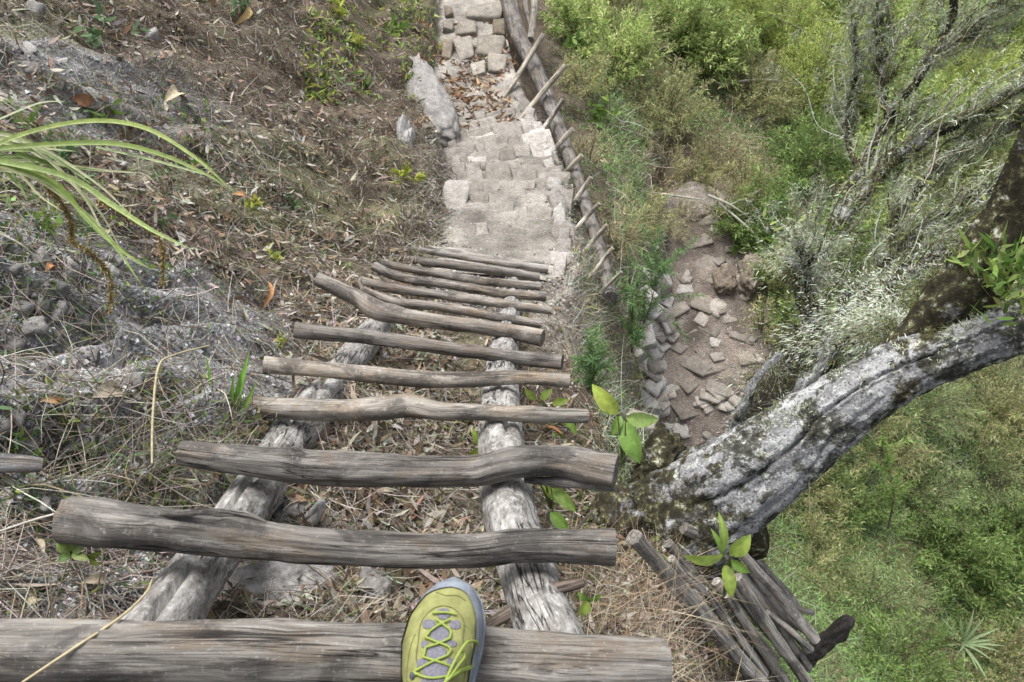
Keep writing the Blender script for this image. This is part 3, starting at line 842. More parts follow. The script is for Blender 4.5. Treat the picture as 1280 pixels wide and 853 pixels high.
# rows of stone steps
rows = [(236, -.9, 1.0), (222, -.8, 1.02), (210, -.85, 1.02), (198, -.9, 1.02), (187, -.95, 1.0), (177, -.9, 1.0), (167, -.85, 1.0), (158, -.8, 1.0), (149, -.6, 1.0)]
FLAT = [stone_mesh(90 + s_, 0.13, 0.17) for s_ in range(10)]
for ri, (py, a, b) in enumerate(rows):
    k = a + random.uniform(-.05, .05)
    while k < b - 0.05:
        wd = random.choice((.16, .24, .3, .42, .55))
        s = s_at_row(py + random.uniform(-1.6, 1.6) - 5 * max(0, k))
        p, tg, nr, w = path_frame(main_c, main_w, s)
        wd = min(wd, b - k + .06)
        q = p[:2] + nr * (k + wd / 2) * w
        pale = k > .5 and 2 < ri < 7
        sz = (wd * w * 1.0, random.uniform(.10, .17) + (.04 if pale else 0), random.uniform(.10, .15))
        f = random.uniform(.85, 1.1) if pale else random.uniform(.52, .72)
        stone(main_path, (q[0], q[1], p[2] - .054 + random.uniform(-.018, .018) + (.03 if pale else 0)), sz, math.atan2(nr[1], nr[0]) + random.uniform(-.1, .1), FLAT, tilt=(random.uniform(-.05, .05), random.uniform(-.05, .05)),
              tint=(f, f * .97, f * .935) if not pale else (f, f, f))
        k += wd + random.uniform(0.0, .03)
# pale kerb stones along the outer edge
for py in np.linspace(130, 330, 20):
    p, tg, nr, w = path_frame(main_c, main_w, s_at_row(py))
    q = p[:2] + nr * w * random.uniform(.84, .93)
    sz = (random.uniform(.08, .14), random.uniform(.12, .2), random.uniform(.1, .16))
    f = 1.05 if 170 < py < 215 else random.uniform(.6, .85)
    stone(main_path, (q[0], q[1], p[2] - .035 + random.uniform(-.02, .02)), sz, math.atan2(nr[1], nr[0]) + random.uniform(-.3, .3), random.choice((ROUND, FLAT)), tint=(f, f, f))
# built stone blocks at the far end, read off one by one: x0, y0, x1, y1
for x0, y0, x1, y1 in ((583, 13, 629, 30), (571, 33, 596, 47), (616, 33, 630, 51), (599, 55, 631, 75), (568, 56, 594, 77), (611, 79, 633, 95), (578, 119, 602, 131), (553, 34, 566, 44), (556, 16, 566, 24), (555, 60, 566, 78), (590, 86, 608, 98), (608, 140, 616, 148), (628, 104, 642, 116), (585, 200, 608, 212)):
    a, b = G((x0 + x1) / 2, y0), G((x0 + x1) / 2, y1)
    d = float(gdepth((x0 + x1) / 2, (y0 + y1) / 2))
    wdt, dep_ = (x1 - x0) * d / FPX, np.linalg.norm(a - b)
    flat = y0 > 100
    stone(main_path, (a + b) / 2 + np.array([0, 0, -.035 if flat else -.01]), (wdt * random.uniform(.9, 1.1), dep_ * (.92 if flat else .8), .09 if flat else .2), random.uniform(-.12, .12), FLAT, tilt=(random.uniform(-.08, .08), random.uniform(-.08, .08)), tint=random.choice(((.58, .56, .51), (.72, .70, .65), (.5, .45, .38))) if not flat else (.9, .9, .9))
# flat stones let into the landing
for x0, y0, x1, y1 in ((553, 246, 579, 277), (582, 226, 604, 240), (608, 218, 638, 236), (643, 222, 668, 240), (672, 224, 706, 240), (684, 246, 712, 262), (590, 250, 612, 264), (622, 262, 640, 274), (660, 268, 690, 282), (597, 289, 611, 304), (690, 290, 716, 306)):
    a, b = G((x0 + x1) / 2, y0), G((x0 + x1) / 2, y1)
    d = float(gdepth((x0 + x1) / 2, (y0 + y1) / 2))
    stone(main_path, (a + b) / 2 + np.array([0, 0, -.034]), ((x1 - x0) * d / FPX * 1.1, np.linalg.norm(a - b) * 1.1, .1), random.uniform(-.2, .2), FLAT, tint=(1.0, 1.0, 1.0) if x0 < 560 else (.66, .645, .62))

# lower path paving
_lu, _lv, _ = proj(low_c)
lowst = [(835, 375, 858, 392, .15), (868, 362, 905, 382, .3), (878, 395, 900, 415, -.2), (905, 385, 935, 402, .1), (890, 424, 904, 434, 0), (848, 400, 866, 416, .2), (826, 448, 838, 462, 0), (840, 425, 858, 440, .2), (826, 478, 850, 490, .1), (852, 470, 872, 486, .2), (846, 500, 872, 520, .1), (830, 520, 856, 545, 0), (862, 528, 886, 548, .3), (846, 335, 870, 352, .2), (872, 318, 896, 334, .3), (858, 290, 884, 306, .1), (862, 262, 892, 280, 0), (900, 345, 922, 362, .1), (915, 415, 940, 428, -.1), (925, 440, 950, 455, .1), (880, 450, 910, 466, .1), (900, 480, 922, 494, .2), (862, 556, 884, 570, .1), (835, 570, 856, 590, 0), (910, 500, 930, 512, .1), (848, 352, 862, 366, 0), (880, 340, 896, 352, .3), (860, 446, 874, 458, 0), (868, 498, 884, 508, 0)]
for x0, y0, x1, y1, yw in [q_ for q_ in lowst if q_[3] < 546]:
    a, b = G((x0 + x1) / 2, y0), G((x0 + x1) / 2, y1)
    d = float(gdepth((x0 + x1) / 2, (y0 + y1) / 2))
    pale = random.random() < .18
    stone(low_path, (a + b) / 2 + np.array([0, 0, -.044]), ((x1 - x0) * d / FPX * 1.25, np.linalg.norm(a - b) * 1.25, .13), yw * 3, FLAT, tilt=(random.uniform(-.1, .1), random.uniform(-.1, .1)), tint=(.9, .89, .88) if pale else random.choice(((.66, .62, .57), (.6, .56, .52), (.74, .7, .66))))
for k_ in range(34):
    p, tg, nr, w = path_frame(low_c, low_w, random.uniform(.2, .75))
    q = p[:2] + nr * w * random.uniform(-.95, .8); f = random.uniform(.6, .95); z_ = random.uniform(.06, .2)
    stone(low_path, (q[0], q[1], float(H(q[0], q[1])) - .005), (z_ * random.uniform(.8, 1.5), z_, .09), random.uniform(0, 3), random.choice((FLAT, ROUND)), (random.uniform(-.2, .2), random.uniform(-.2, .2)), (f, f * .96, f * .92))
# dry stone wall along its near edge
wall = thing('stone_wall', G(812, 480), 'low broken dry stone wall of pale stones edging the lower path', 'stone wall')
for py in np.arange(345, 545, 6.5):
    for lv in range(2):
        px = np.interp(py, [345, 400, 470, 540, 600], [826, 822, 815, 818, 826]) + random.uniform(-7, 7) - 12 * lv + random.uniform(-9, 9)
        g = G(px, py)
        stone(wall, g + np.array([0, 0, .03 + .06 * lv]), (random.uniform(.09, .30), random.uniform(.09, .22), random.uniform(.08, .17)), random.uniform(0, 3), random.choice((ROUND, FLAT, STONES)),
              tilt=(random.uniform(-.3, .3), random.uniform(-.3, .3)), tint=(1.0, 1.0, 1.01) if random.random() < .4 else (.72, .69, .66))

def boulder(px, py, wpx, hpx, label, mat='rock', seed=0, sink=.35, tall=.7, yaw=0, name='boulder', group=None, d=None, amp=.28):
    g = G(px, py) if d is None else P(px, py, d)
    d = d or float(gdepth(px, py))
    bm = bmesh.new(); bmesh.ops.create_icosphere(bm, subdivisions=5, radius=1)
    co = np.array([v.co[:] for v in bm.verts])
    co = np.sign(co) * np.abs(co) ** 0.8
    co *= (1 + amp * fbm(co * 1.3 + seed * 3.3, seed, 4) + 0.06 * fbm(co * 6 + seed, seed + 9, 3))[:, None]
    sz = np.array([wpx * d / FPX / 2, hpx * d / FPX / 2 * 1.1, hpx * d / FPX / 2 * tall])
    co = co * sz
    for v, c in zip(bm.verts, co): v.co = c
    me = bpy.data.meshes.new(name); bm.to_mesh(me); bm.free()
    me.materials.append(M[mat])
    for p in me.polygons: p.use_smooth = True
    o = link(name, me)
    o.location = [float(a) for a in g + np.array([0, 0, sz[2] * (1 - 2 * sink) * .5])]
    o.rotation_euler = (0, 0, yaw)
    return tag(o, label, 'rock', group)
boulder(352, 640, 60, 46, 'grey rock beside the left rail below the third rung', seed=1)
boulder(463, 750, 50, 66, 'pointed grey rock left of the shoe between the two nearest rungs', seed=2, tall=.6)
boulder(345, 730, 120, 60, 'broad flat grey rock under the second nearest rung', seed=3, sink=.55)
boulder(530, 122, 56, 150, 'tall pale rock slab leaning beside the path', seed=12, sink=.6, tall=.28, yaw=.42, amp=.10).color = (.78, .77, .76, 1)
boulder(506, 175, 20, 55, 'small pale rock under the leaning slab beside the path', seed=8)
boulder(938, 350, 36, 55, 'brown boulder in the dark hollow behind the lower path', seed=9, tall=.9).color = (.8, .7, .6, 1)
boulder(905, 355, 28, 34, 'smaller brown boulder left of the one in the dark hollow', seed=10, tall=.9).color = (.7, .6, .5, 1)
boulder(872, 255, 80, 60, 'grey rock slab at the upper bend of the lower path', seed=11, sink=.75, tall=.4).color = (.78, .72, .68, 1)

# ------------------------------------------------------------------ the stake fence along the path
fence = thing('stake_fence', P(705, 190, 7.0), 'low fence of pale stakes leaning over a grey log beside the stone steps', 'fence')
lgp = [(632, -12), (650, 48), (672, 92), (690, 140), (706, 182), (722, 226), (738, 276), (752, 322), (764, 372)]
lgd = [min(a, float(gdepth(*p)) - .16) for a, p in zip([9.3, 8.6, 8.1, 7.6, 7.15, 6.6, 6.05, 5.55, 5.05], lgp)]
o = pole('log', lgp, lgd, [11, 10, 10, 9, 8.5, 8, 8, 8.5, 9], fence, nseg=26, step=.03, rough=.09, fibre=.1, seed=77, grooves=[(1.7, .2, .1, .1, .9)])
o.color = (.70, .68, .67, 1)
stk = [((674, 52), (632, 119)), ((700, 90), (651, 148)), ((700, 130), (669, 174)), ((713, 165), (690, 190)), ((725, 197), (706, 217)), ((736, 226), (714, 256)), ((745, 259), (715, 292)), ((754, 287), (719, 328)), ((762, 315), (734, 350)), ((774, 343), (752, 364))]
for i, (a, b) in enumerate(stk):
    a, b = (a[0] + .14 * (a[0] - b[0]), a[1] + .14 * (a[1] - b[1])), (b[0] - .06 * (a[0] - b[0]), b[1] - .06 * (a[1] - b[1]))
    d = float(np.interp((a[1] + b[1]) / 2, [-12, 48, 92, 140, 182, 226, 276, 322, 372], lgd)) - .22
    w = [3.4, 3.6, 3.2, 3.3, 3.3, 3.0, 2.9, 2.9, 2.6, 2.3][i]
    o = pole('stake', [a, ((a[0] + b[0]) / 2 + random.uniform(-1.5, 1.5), (a[1] + b[1]) / 2), b], [d - .06, d, min(d + .05, float(gdepth(*b)) - .02)], [w, w, w * .95], fence, nseg=12, step=.03, rough=.1, fibre=.06, seed=80 + i)
    o.color = (1.65, 1.58, 1.4, 1)
o = pole('pole', [(670, -12), (667, 20), (663, 50)], [9.0, 8.8, 8.55], [4.5, 4.5, 4.5], None, nseg=12, step=.03, rough=.1, seed=95); o.color = (1.1, 1.07, 1, 1)
tag(o, 'thin pale pole lying beside the far end of the fence log', 'pole')
o = pole('pole', [(655, -12), (658, 12), (664, 34)], [9.2, 9.0, 8.8], [3, 3, 2.5], None, nseg=10, step=.03, rough=.1, seed=96); o.color = (.9, .88, .84, 1)
tag(o, 'short dark stick wedged between the fence log and the thin pale pole', 'stick')

# ------------------------------------------------------------------ the big lichen tree
tree = thing('leaning_tree', P(840, 655, 2.8), 'big leaning tree with pale lichen-covered trunk and mossy branches', 'tree')
tc = [(770, 730), (815, 680), (870, 636), (938, 590), (1027, 527), (1122, 466), (1204, 432), (1300, 396), (1420, 330), (1580, 190), (1760, -20), (1900, -220)]
td = [2.98, 2.92, 2.85, 2.75, 2.65, 2.52, 2.42, 2.3, 2.1, 1.95, 1.85, 1.8]
tw = [66, 78, 74, 61, 47, 37, 33, 32, 30, 24, 15, 4]
tp = np.array([P(x, y, d) for (x, y), d in zip(tc, td)])
_tm = tube(MB(), tp, np.array(tw) * np.array(td) / FPX, 110, .010, rough=.085, fibre=.045, seed=101, grooves=[(1.5, .24, .05, .14, .92), (1.25, .10, .2, .14, .92), (.75, .12, .07, .0, .4), (2.4, .10, .06, .05, .4)])
_fine = np.vstack(_tm.v); _tm.v = [v_ + .006 * np.stack([fbm(v_ * 38, 7 + q_, 3) for q_ in range(3)], 1) for v_ in _tm.v]
_tm = mossy(_tm, lambda v: np.clip(1.35 - np.linalg.norm(v - tp[1], axis=1) / .38, 0, 1.25) + .55 * np.exp(-(np.linalg.norm(v - tp[5], axis=1) / .14) ** 2))
_tm.build('trunk', [M['lichen'], M['wood_end']], tree)
lp = [(1120, 452), (1165, 410), (1210, 360), (1250, 300), (1290, 225), (1330, 120), (1380, -40), (1440, -220), (1480, -380)]
ld = [2.56, 2.5, 2.42, 2.35, 2.25, 2.15, 2.05, 2.0, 1.95]
tube(MB(), np.array([P(x, y, d) for (x, y), d in zip(lp, ld)]), np.array([30, 34, 36, 36, 34, 31, 24, 14, 4]) * np.array(ld) / FPX, 44, .018, rough=.2, fibre=.12, seed=102, col=(.85, .85, .85)).build('limb', [M['mossbark'], M['wood_end']], tree)
# root flares
for px, dp, w in (([(800, 690), (760, 680), (735, 700)], [2.8, 2.75, 2.7], [40, 26, 12]), ([(900, 640), (935, 665), (950, 690)], [2.75, 2.8, 2.85], [40, 24, 12]), ([(860, 640), (840, 640), (812, 650)], [2.85, 2.8, 2.78], [38, 30, 16])):
    tube(MB(), np.array([P(x, y, d) for (x, y), d in zip(px, dp)]), np.array(w) * np.array(dp) / FPX, 24, .02, rough=.25, fibre=.1, seed=103 + w[2], col=(1.2, 1.2, 1.2)).build('root', [M['mossbark'], M['wood_end']], tree)
# pale side shoots low on the trunk, mossy branches higher
shoots = [([(895, 575), (918, 540), (935, 498), (948, 470), (975, 440)], 3.0, [9, 8, 6, 5, 4], 'lichen'), ([(925, 560), (965, 530), (1000, 490), (1030, 452), (1062, 420)], 2.95, [9, 8, 8, 7, 6], 'lichen'),
          ([(1000, 500), (1025, 440), (1050, 395), (1062, 360)], 2.95, [8, 8, 7, 5], 'lichen'), ([(1045, 480), (1020, 420), (1005, 370), (1010, 330), (1000, 300)], 3.0, [10, 11, 12, 10, 7], 'mossbark'),
          ([(1010, 340), (1050, 275), (1100, 215), (1160, 172), (1220, 140), (1300, 100)], 3.05, [11, 10, 9, 7, 6, 5], 'mossbark'), ([(1040, 285), (1075, 215), (1110, 150), (1150, 90), (1185, 35), (1200, -30)], 3.1, [8, 7, 6, 5, 5, 4], 'mossbark'),
          ([(1060, 440), (1085, 370), (1130, 310), (1190, 262), (1240, 235), (1310, 180)], 2.9, [10, 9, 7, 6, 5, 4], 'mossbark'), ([(1100, 350), (1120, 280), (1165, 215), (1220, 175), (1290, 150)], 3.0, [7, 6, 5, 4, 4], 'mossbark'),
          ([(1080, 400), (1120, 345), (1180, 320), (1240, 300), (1300, 290)], 2.8, [8, 7, 6, 5, 4], 'mossbark'), ([(1020, 350), (1000, 335), (985, 325)], 3.0, [8, 9, 6], 'lichen'),
          ([(1110, 150), (1100, 100), (1095, 55), (1100, -20)], 3.12, [4, 3.5, 3, 2], 'mossbark'), ([(1150, 90), (1170, 70), (1215, 40), (1260, -10)], 3.1, [4, 3, 3, 2], 'mossbark'), ([(1075, 215), (1060, 160), (1070, 90), (1066, 30)], 3.15, [4, 3, 2.5, 2], 'mossbark')]
lich = MB()
tufts_p, tufts_n = [], []
allbr = []
for i, (px, d, w, mt) in enumerate(shoots):
    pp = np.array([P(x + 2 * math.sin(5 * k + i), y + 2 * math.cos(3 * k + 2 * i), d - .012 * k * k + .04 * math.sin(k * 2 + i)) for k, (x, y) in enumerate(px)])
    pp = crom(pp, 26); pp[2:-1] += .004 * rng.normal(size=(23, 3)); w = list(np.interp(np.linspace(0, 1, 26), np.linspace(0, 1, len(w)), w))
    tube(MB(), pp, np.array(w) * 1.0 * d / FPX, 16, .02, rough=.22, fibre=.12, seed=120 + i, col=(.6, .6, .6) if mt == 'mossbark' else (0, 0, 0)).build('branch', [M[mt], M['wood_end']], tree)
    c = crom(pp, 60); allbr.append((c, np.interp(np.linspace(0, 1, 60), np.linspace(0, 1, len(w)), w) * d / FPX))
# fine side twigs sweeping up and to the right, each a bent tapering tube
tw_mb = MB()
for k in range(460):
    c, r = allbr[rng.choice([4, 5, 6, 7, 8, 10, 11, 12, 4, 6, 7, 8, 3])]
    i = rng.integers(6, 58)
    base = c[i]; tg = nrm(c[min(i + 1, 59)] - c[i - 1])
    dr = nrm(tg * 1.0 + rng.normal(size=3) * .30 + np.array([.25, .15, .15]))
    L = rng.uniform(.1, .45)
    sg = rdir(1)[0] * .12
    p3 = [base, base + dr * L * .3 + sg * L + rdir(1)[0] * .008, base + dr * L * .6 - sg * L * .3 + rdir(1)[0] * .012, base + dr * L * .85 + rdir(1)[0] * .015, base + dr * L + rdir(1)[0] * .02]
    rr = min(r[i], .014) * rng.uniform(.14, .34)
    tube(tw_mb, p3, np.array([rr, rr * .8, rr * .6, rr * .4, rr * .15]), 5, .03, cap=False, rough=.2, seed=k, col=(mixcol(1, [(0.12, 0.105, 0.08), (0.26, 0.25, 0.21), (0.07, 0.06, 0.045), (.38, .38, .33), (.33, .35, .26)])[0]))
    allbr.append((crom(np.array(p3), 14), np.full(14, rr * .6)))
tag(tw_mb.build('twigs', M['twig'], tree), kind='stuff')
# lichen beards and moss on the branches
bp, bd = [], []
for bi, (c, r) in enumerate(allbr):
    n = 1100 if bi < 10 else (130 if bi > 12 else 600)
    if bi in (0, 1): n = 500
    i = rng.integers(0, len(c) - 1, n); t = rng.random((n, 1))
    p = c[i] * (1 - t) + c[i + 1] * t
    dr = rdir(n)
    bp.append(p + dr * (r[i][:, None] * .9)); bd.append(dr)
# a thick mat where the branches leave the trunk
for px, py, d, s, n in ((1110, 415, 2.66, .05, 2600), (1130, 400, 2.72, .10, 2600), (1060, 420, 2.85, .09, 1800), (1000, 330, 2.98, .05, 1100), (1180, 370, 2.7, .08, 1400), (1030, 300, 3.0, .05, 700), (960, 470, 2.95, .05, 500), (1015, 345, 2.95, .035, 900)):
    n = int(n * 2.2); c = P(px, py, d); q = rng.normal(size=(n, 3)) * s * np.array([1.4, .8, .8]); bp.append(c + q); bd.append(nrm(q + rdir(n) * .05))
_tc = crom(np.hstack([tp, (np.array(tw) * np.array(td) / FPX)[:, None]]), 200)
n = 5200; i_ = rng.integers(48, 108, n); _up = nrm(rng.normal(size=(n, 3)) * .35 + np.array([-.25, .35, .9]))
_q = _tc[i_, :3] + _up * _tc[i_, 3:4] * rng.uniform(.9, 1.06, (n, 1))
_k = fbm(_q * 14, 77, 3) > -.05
bp.append(_q[_k]); bd.append(_up[_k])
bp, bd = np.vstack(bp), np.vstack(bd)
n = len(bp)
clump = fbm(bp * 9, 5, 2)
lcol = mixcol(n, [(0.36, 0.40, 0.26), (0.45, 0.49, 0.36), (0.28, 0.31, 0.18), (0.54, 0.57, 0.47), (.18, .2, .1)], .2)
dark = clump < -.25
_w = (np.linalg.norm(bp - P(1085, 400, 2.75), axis=1) < .34) & (rng.random(n) < .6) & ~dark
lcol[_w] = mixcol(int(_w.sum()), [(.62, .66, .55), (.55, .6, .45), (.68, .7, .63)], .1)
lcol[dark] = mixcol(int(dark.sum()), [(0.13, 0.12, 0.06), (0.16, 0.19, 0.06), (0.08, 0.07, 0.045)])
ribbons(lich, bp, bd, rdir(n) * .7 + np.array([0, 0, -.6]), rng.uniform(.005, .018, n), rng.uniform(.0014, .004, n), lcol, 3, [1, .8, .9, .3])
tag(lich.build('lichen', M['lichentuft'], tree), kind='stuff')
# beards hanging from the twigs
hb = []
for c, r in allbr:
    m_ = rng.integers(1, 4); hb.append(c[rng.integers(2, len(c), m_)])
hb = np.vstack(hb); hb = np.repeat(hb, 60, 0); n = len(hb)
hb = hb + rng.normal(size=(n, 3)) * .012 + np.array([0, 0, -1]) * np.abs(rng.normal(size=(n, 1))) * .04
hm = ribbons(MB(), hb, nrm(rdir(n) * .8 + np.array([0, 0, -.8])), rdir(n) * .5, rng.uniform(.012, .04, n), rng.uniform(.0009, .0024, n), mixcol(n, [(.42, .47, .33), (.5, .54, .42), (.34, .38, .24)]), 3)
tag(hm.build('hanging_lichen', M['lichentuft'], tree), kind='stuff')
# small leaves on the twigs, and the leafy sprays on the right limb
lf = MB()
bp2 = []
for c, r in allbr[13:]:
    if rng.random() < .4: continue
    k = rng.integers(3, 9); bp2.append(c[rng.integers(5, 14, k)])
bp2 = np.vstack(bp2); n = len(bp2)
ribbons(lf, bp2, nrm(rdir(n) + np.array([.3, .2, .3])), rdir(n) * .25, rng.uniform(.02, .045, n), rng.uniform(.006, .012, n), mixcol(n, [(.2, .26, .06), (.28, .33, .10), (.14, .2, .05), (.36, .38, .16)]), 3, LEAF)
for px, py, d in ((1255, 350, 2.2), (1270, 335, 2.15), (1240, 325, 2.25), (1268, 375, 2.15), (1225, 335, 2.3)):
    n = 46; c = P(px, py, d) + rng.normal(size=(n, 3)) * np.array([.035, .03, .03])
    ribbons(lf, c, nrm(rdir(n) + np.array([.2, .3, .5])), rdir(n) * .2, rng.uniform(.03, .065, n), rng.uniform(.008, .016, n), mixcol(n, [(.12, .21, .04), (.2, .28, .06), (.08, .15, .03), (.24, .3, .1)], .2), 3, LEAF)
tag(lf.build('leaves', M['leaf'], tree), kind='stuff')
boulder(822, 584, 56, 84, 'dark mossy rock spotted with white lichen between the rungs and the tree', 'mossrock', seed=21, sink=.5, tall=1.2, yaw=-.6, d=2.95)
boulder(772, 648, 70, 70, 'mossy dark rock at the foot of the tree behind the second rung', 'mossrock', seed=22, sink=.3, tall=.8, yaw=.4)

# ------------------------------------------------------------------ the heap of old poles below the tree
zz = lambda L: [(740 + x / 2.37, 540 + y / 2.37) for x, y in L]
heap = [  # points, depths, half-width, tint, label
 ([(125, 310), (290, 500), (350, 575), (520, 770)], (2.15, 2.35, 2.42, 2.6), 12.5, .8, 'thickest grey pole of the heap with a pale cut end near the second rung'),
 ([(225, 330), (330, 460), (400, 560), (560, 760)], (2.55, 2.65, 2.7, 2.9), 7.5, .55, 'dark pole lying right against the thickest pole of the heap'),
 ([(335, 545), (420, 660), (520, 790)], (2.4, 2.5, 2.6), 9, 1.05, 'pale split pole end in the dry grass at the bottom of the heap'),
 ([(400, 480), (480, 610), (600, 780)], (2.65, 2.75, 2.85), 7.5, .9, 'middle pole of the heap running out of the bottom of the picture'),
 ([(430, 430), (530, 590), (650, 760)], (2.6, 2.7, 2.85), 8.5, .85, 'long grey pole of the heap just above its middle'),
 ([(410, 360), (520, 520), (640, 700)], (2.75, 2.85, 2.95), 6.5, .7, 'dark thin pole sunk between two long grey poles of the heap'),
 ([(440, 355), (550, 480), (660, 615)], (2.7, 2.8, 2.9), 7.5, 1.25, 'whitish pole on the upper side of the heap'),
 ([(470, 365), (570, 470), (610, 520)], (2.85, 2.95, 3.0), 6, 1.0, 'short pole at the upper edge of the heap'),
 ([(520, 535), (590, 590), (650, 645)], (2.8, 2.85, 2.9), 4.5, 1.05, 'short thin stick across the lower right of the heap'),
 ([(270, 285), (320, 310), (350, 360)], (2.65, 2.68, 2.72), 9, .6, 'dark log stub wedged under the tree trunk'),
 ([(310, 280), (370, 330), (410, 390)], (2.75, 2.8, 2.85), 7, .75, 'second log stub beside the dark one under the trunk'),
 ([(380, 570), (460, 690), (520, 770)], (2.6, 2.65, 2.7), 6, .6, 'darkest pole at the lower left of the heap'),
 ([(500, 440), (560, 540), (640, 650)], (2.9, 2.95, 3.0), 5, .8, 'thin pole behind the whitish pole of the heap'),
 ([(235, 375), (270, 420), (330, 470)], (2.45, 2.5, 2.55), 6.5, 1.0, 'short pale-topped pole beside the yellow-green seedling'),
]
for k_, lab in enumerate(('thin grey pole between the thickest pole and the middle of the heap', 'crooked thin pole lowest on the right of the heap', 'bleached thin pole beside the whitish one', 'dark narrow pole under the seedling in the heap', 'grey pole with a split end near the seedling', 'thin pole slanting over the bottom of the heap', 'thin brown pole at the upper right rim of the heap')):
    x0, y0 = 300 + 34 * k_, 470 - 14 * k_ + 12 * (k_ % 2)
    heap.append(([(x0, y0), (x0 + 90, y0 + 125), (x0 + 185 - 6 * k_, y0 + 270 - 20 * k_)], (2.52 + .06 * k_, 2.6 + .06 * k_, 2.68 + .06 * k_), 4.5 + 1.2 * (k_ % 3), (.8, .95, 1.2, .6, .85, 1.0, .7)[k_], lab))
for i, (c, dp, w, tn, lab) in enumerate(heap):
    px = zz(c)
    o = pole('old_pole', px, dp, [w * .88 * random.uniform(.9, 1.1) for _ in px], None, nseg=20, step=.018, rough=.12, fibre=.16, seed=150 + i, grooves=[(1.6, .2, .12, .05, .9)])
    o.color = (tn * 1.4, tn * 1.38, tn * 1.34, 1)
    tag(o, lab, 'pole', 'old poles heaped below the tree')
o = pole('burnt_stump', [(1000, 830), (1030, 803), (1058, 778), (1064, 772)], [3.3, 3.25, 3.2, 3.2], [9, 11, 10, 5], None, 'char', nseg=22, step=.006, rough=.6, fibre=.5, seed=180)
tag(o, 'short burnt black stump sticking out beside the pole heap', 'stump')
o = pole('stick', [(605, 785), (640, 765), (680, 742), (727, 728)], [1.52, 1.49, 1.47, 1.5], [7, 9, 9, 7], None, nseg=16, step=.012, rough=.16, fibre=.1, seed=181); o.color = (.62, .52, .46, 1)
tag(o, 'brown bent stick lying across the right rail near the shoe', 'stick')
o = pole('driftwood_log', [(-30, 578), (25, 580), (52, 582)], [1.7, 1.71, 1.73], [13, 12, 9], None, nseg=18, step=.012, rough=.12, fibre=.1, seed=182); o.color = (.95, .98, 1.05, 1)
tag(o, 'short bluish grey log on the left edge of the bank', 'log')
o = pole('root', [(-20, 360), (40, 405), (75, 430), (140, 452)], [2.3, 2.36, 2.42, 2.55], [4, 5, 5.5, 3], None, nseg=10, step=.02, rough=.2, seed=183); o.color = (.42, .30, .25, 1)
tag(o, 'thin dark brown root crossing the grey rock on the left', 'root')
o = pole('stick', [(330, 782), (370, 760), (405, 740)], [1.78, 1.8, 1.84], [4, 5, 3], None, nseg=10, step=.012, rough=.2, seed=184); o.color = (1.0, .95, .88, 1)
tag(o, 'dry stick between the two nearest rungs left of the shoe', 'stick')
o = pole('curled_bark', [(378, 650), (392, 640), (402, 628), (400, 640), (392, 652), (380, 658)], [2.02, 2.0, 1.98, 1.99, 2.0, 2.02], [3, 5, 5, 5, 6, 4], None, 'pale', nseg=12, step=.008, rough=.15, seed=185); o.color = (1, 1, 1, 1)
tag(o, 'grey curl of wood beside the rock behind the second rung', 'wood')
o = pole('stick', [(700, 690), (722, 660), (740, 640)], [2.0, 2.05, 2.1], [2.2, 2.2, 1.6], None, nseg=8, step=.02, rough=.2, seed=186); o.color = (.7, .6, .5, 1)
tag(o, 'thin twig standing behind the right end of the second rung', 'stick')

def stem(px, dep, w, col, label, name='grass_stem', cat='grass stem'):
    p = np.array([P(x, y, d) for (x, y), d in zip(px, dep)])
    o = tube(MB(), p, np.array(w) * np.array(dep) / FPX, 6, .012, cap=False, rough=.1, col=col).build(name, M['litter'])
    return tag(o, label, cat)
stem([(15, 862), (90, 812), (150, 772), (182, 742), (190, 725)], [1.13, 1.16, 1.2, 1.26, 1.3], [1.6, 1.8, 1.7, 1.4, 1], (.40, .34, .21), 'dry yellow grass stem lying over the nearest rung')
stem([(190, 580), (191, 520), (198, 460), (215, 445), (262, 432)], [1.85, 1.95, 2.05, 2.1, 2.2], [1.4, 1.6, 1.5, 1.3, 1], (.38, .33, .21), 'bent dry grass stem standing above the third rung')
stem([(-10, 288), (25, 305), (48, 325), (62, 340)], [2.3, 2.32, 2.36, 2.4], [1.2, 1.3, 1.2, 1], (.5, .46, .38), 'pale thin stem over the grey rock at the left edge')
stem([(0, 664), (60, 645), (110, 636)], [1.45, 1.48, 1.5], [1.2, 1.4, 1], (.5, .46, .4), 'pale stem lying beside the left end of the second rung')
stem([(1000, 560), (1010, 590), (1012, 640)], [2.6, 2.6, 2.6], [.8, .8, .8], (.2, .18, .13), 'fine hanging stem in front of the lower trunk')
for i, (px, lab) in enumerate(([( (760, 235), (830, 243), (880, 250)), 'long pale fallen branch on the bank beside the fence'], [((885, 244), (912, 256), (936, 272)), 'white dead branch above the dark hollow'], [((912, 257), (932, 248), (950, 238)), 'thin white dead branch crossing another above the dark hollow'], [((900, 255), (940, 290), (958, 315)), 'white dead stem drooping over the dark hollow'], [((900, 105), (960, 100), (1030, 112)), 'pale dry stem bowed over the feathery bushes'], [((880, 30), (960, 20), (1060, 28)), 'long dead stem arching at the top of the bushes'])):
    d = float(gdepth(*px[1])) - .35
    stem(px, [d, d - .05, d], [1.7, 1.5, .8], (.42, .40, .35), lab, 'dead_branch', 'branch')

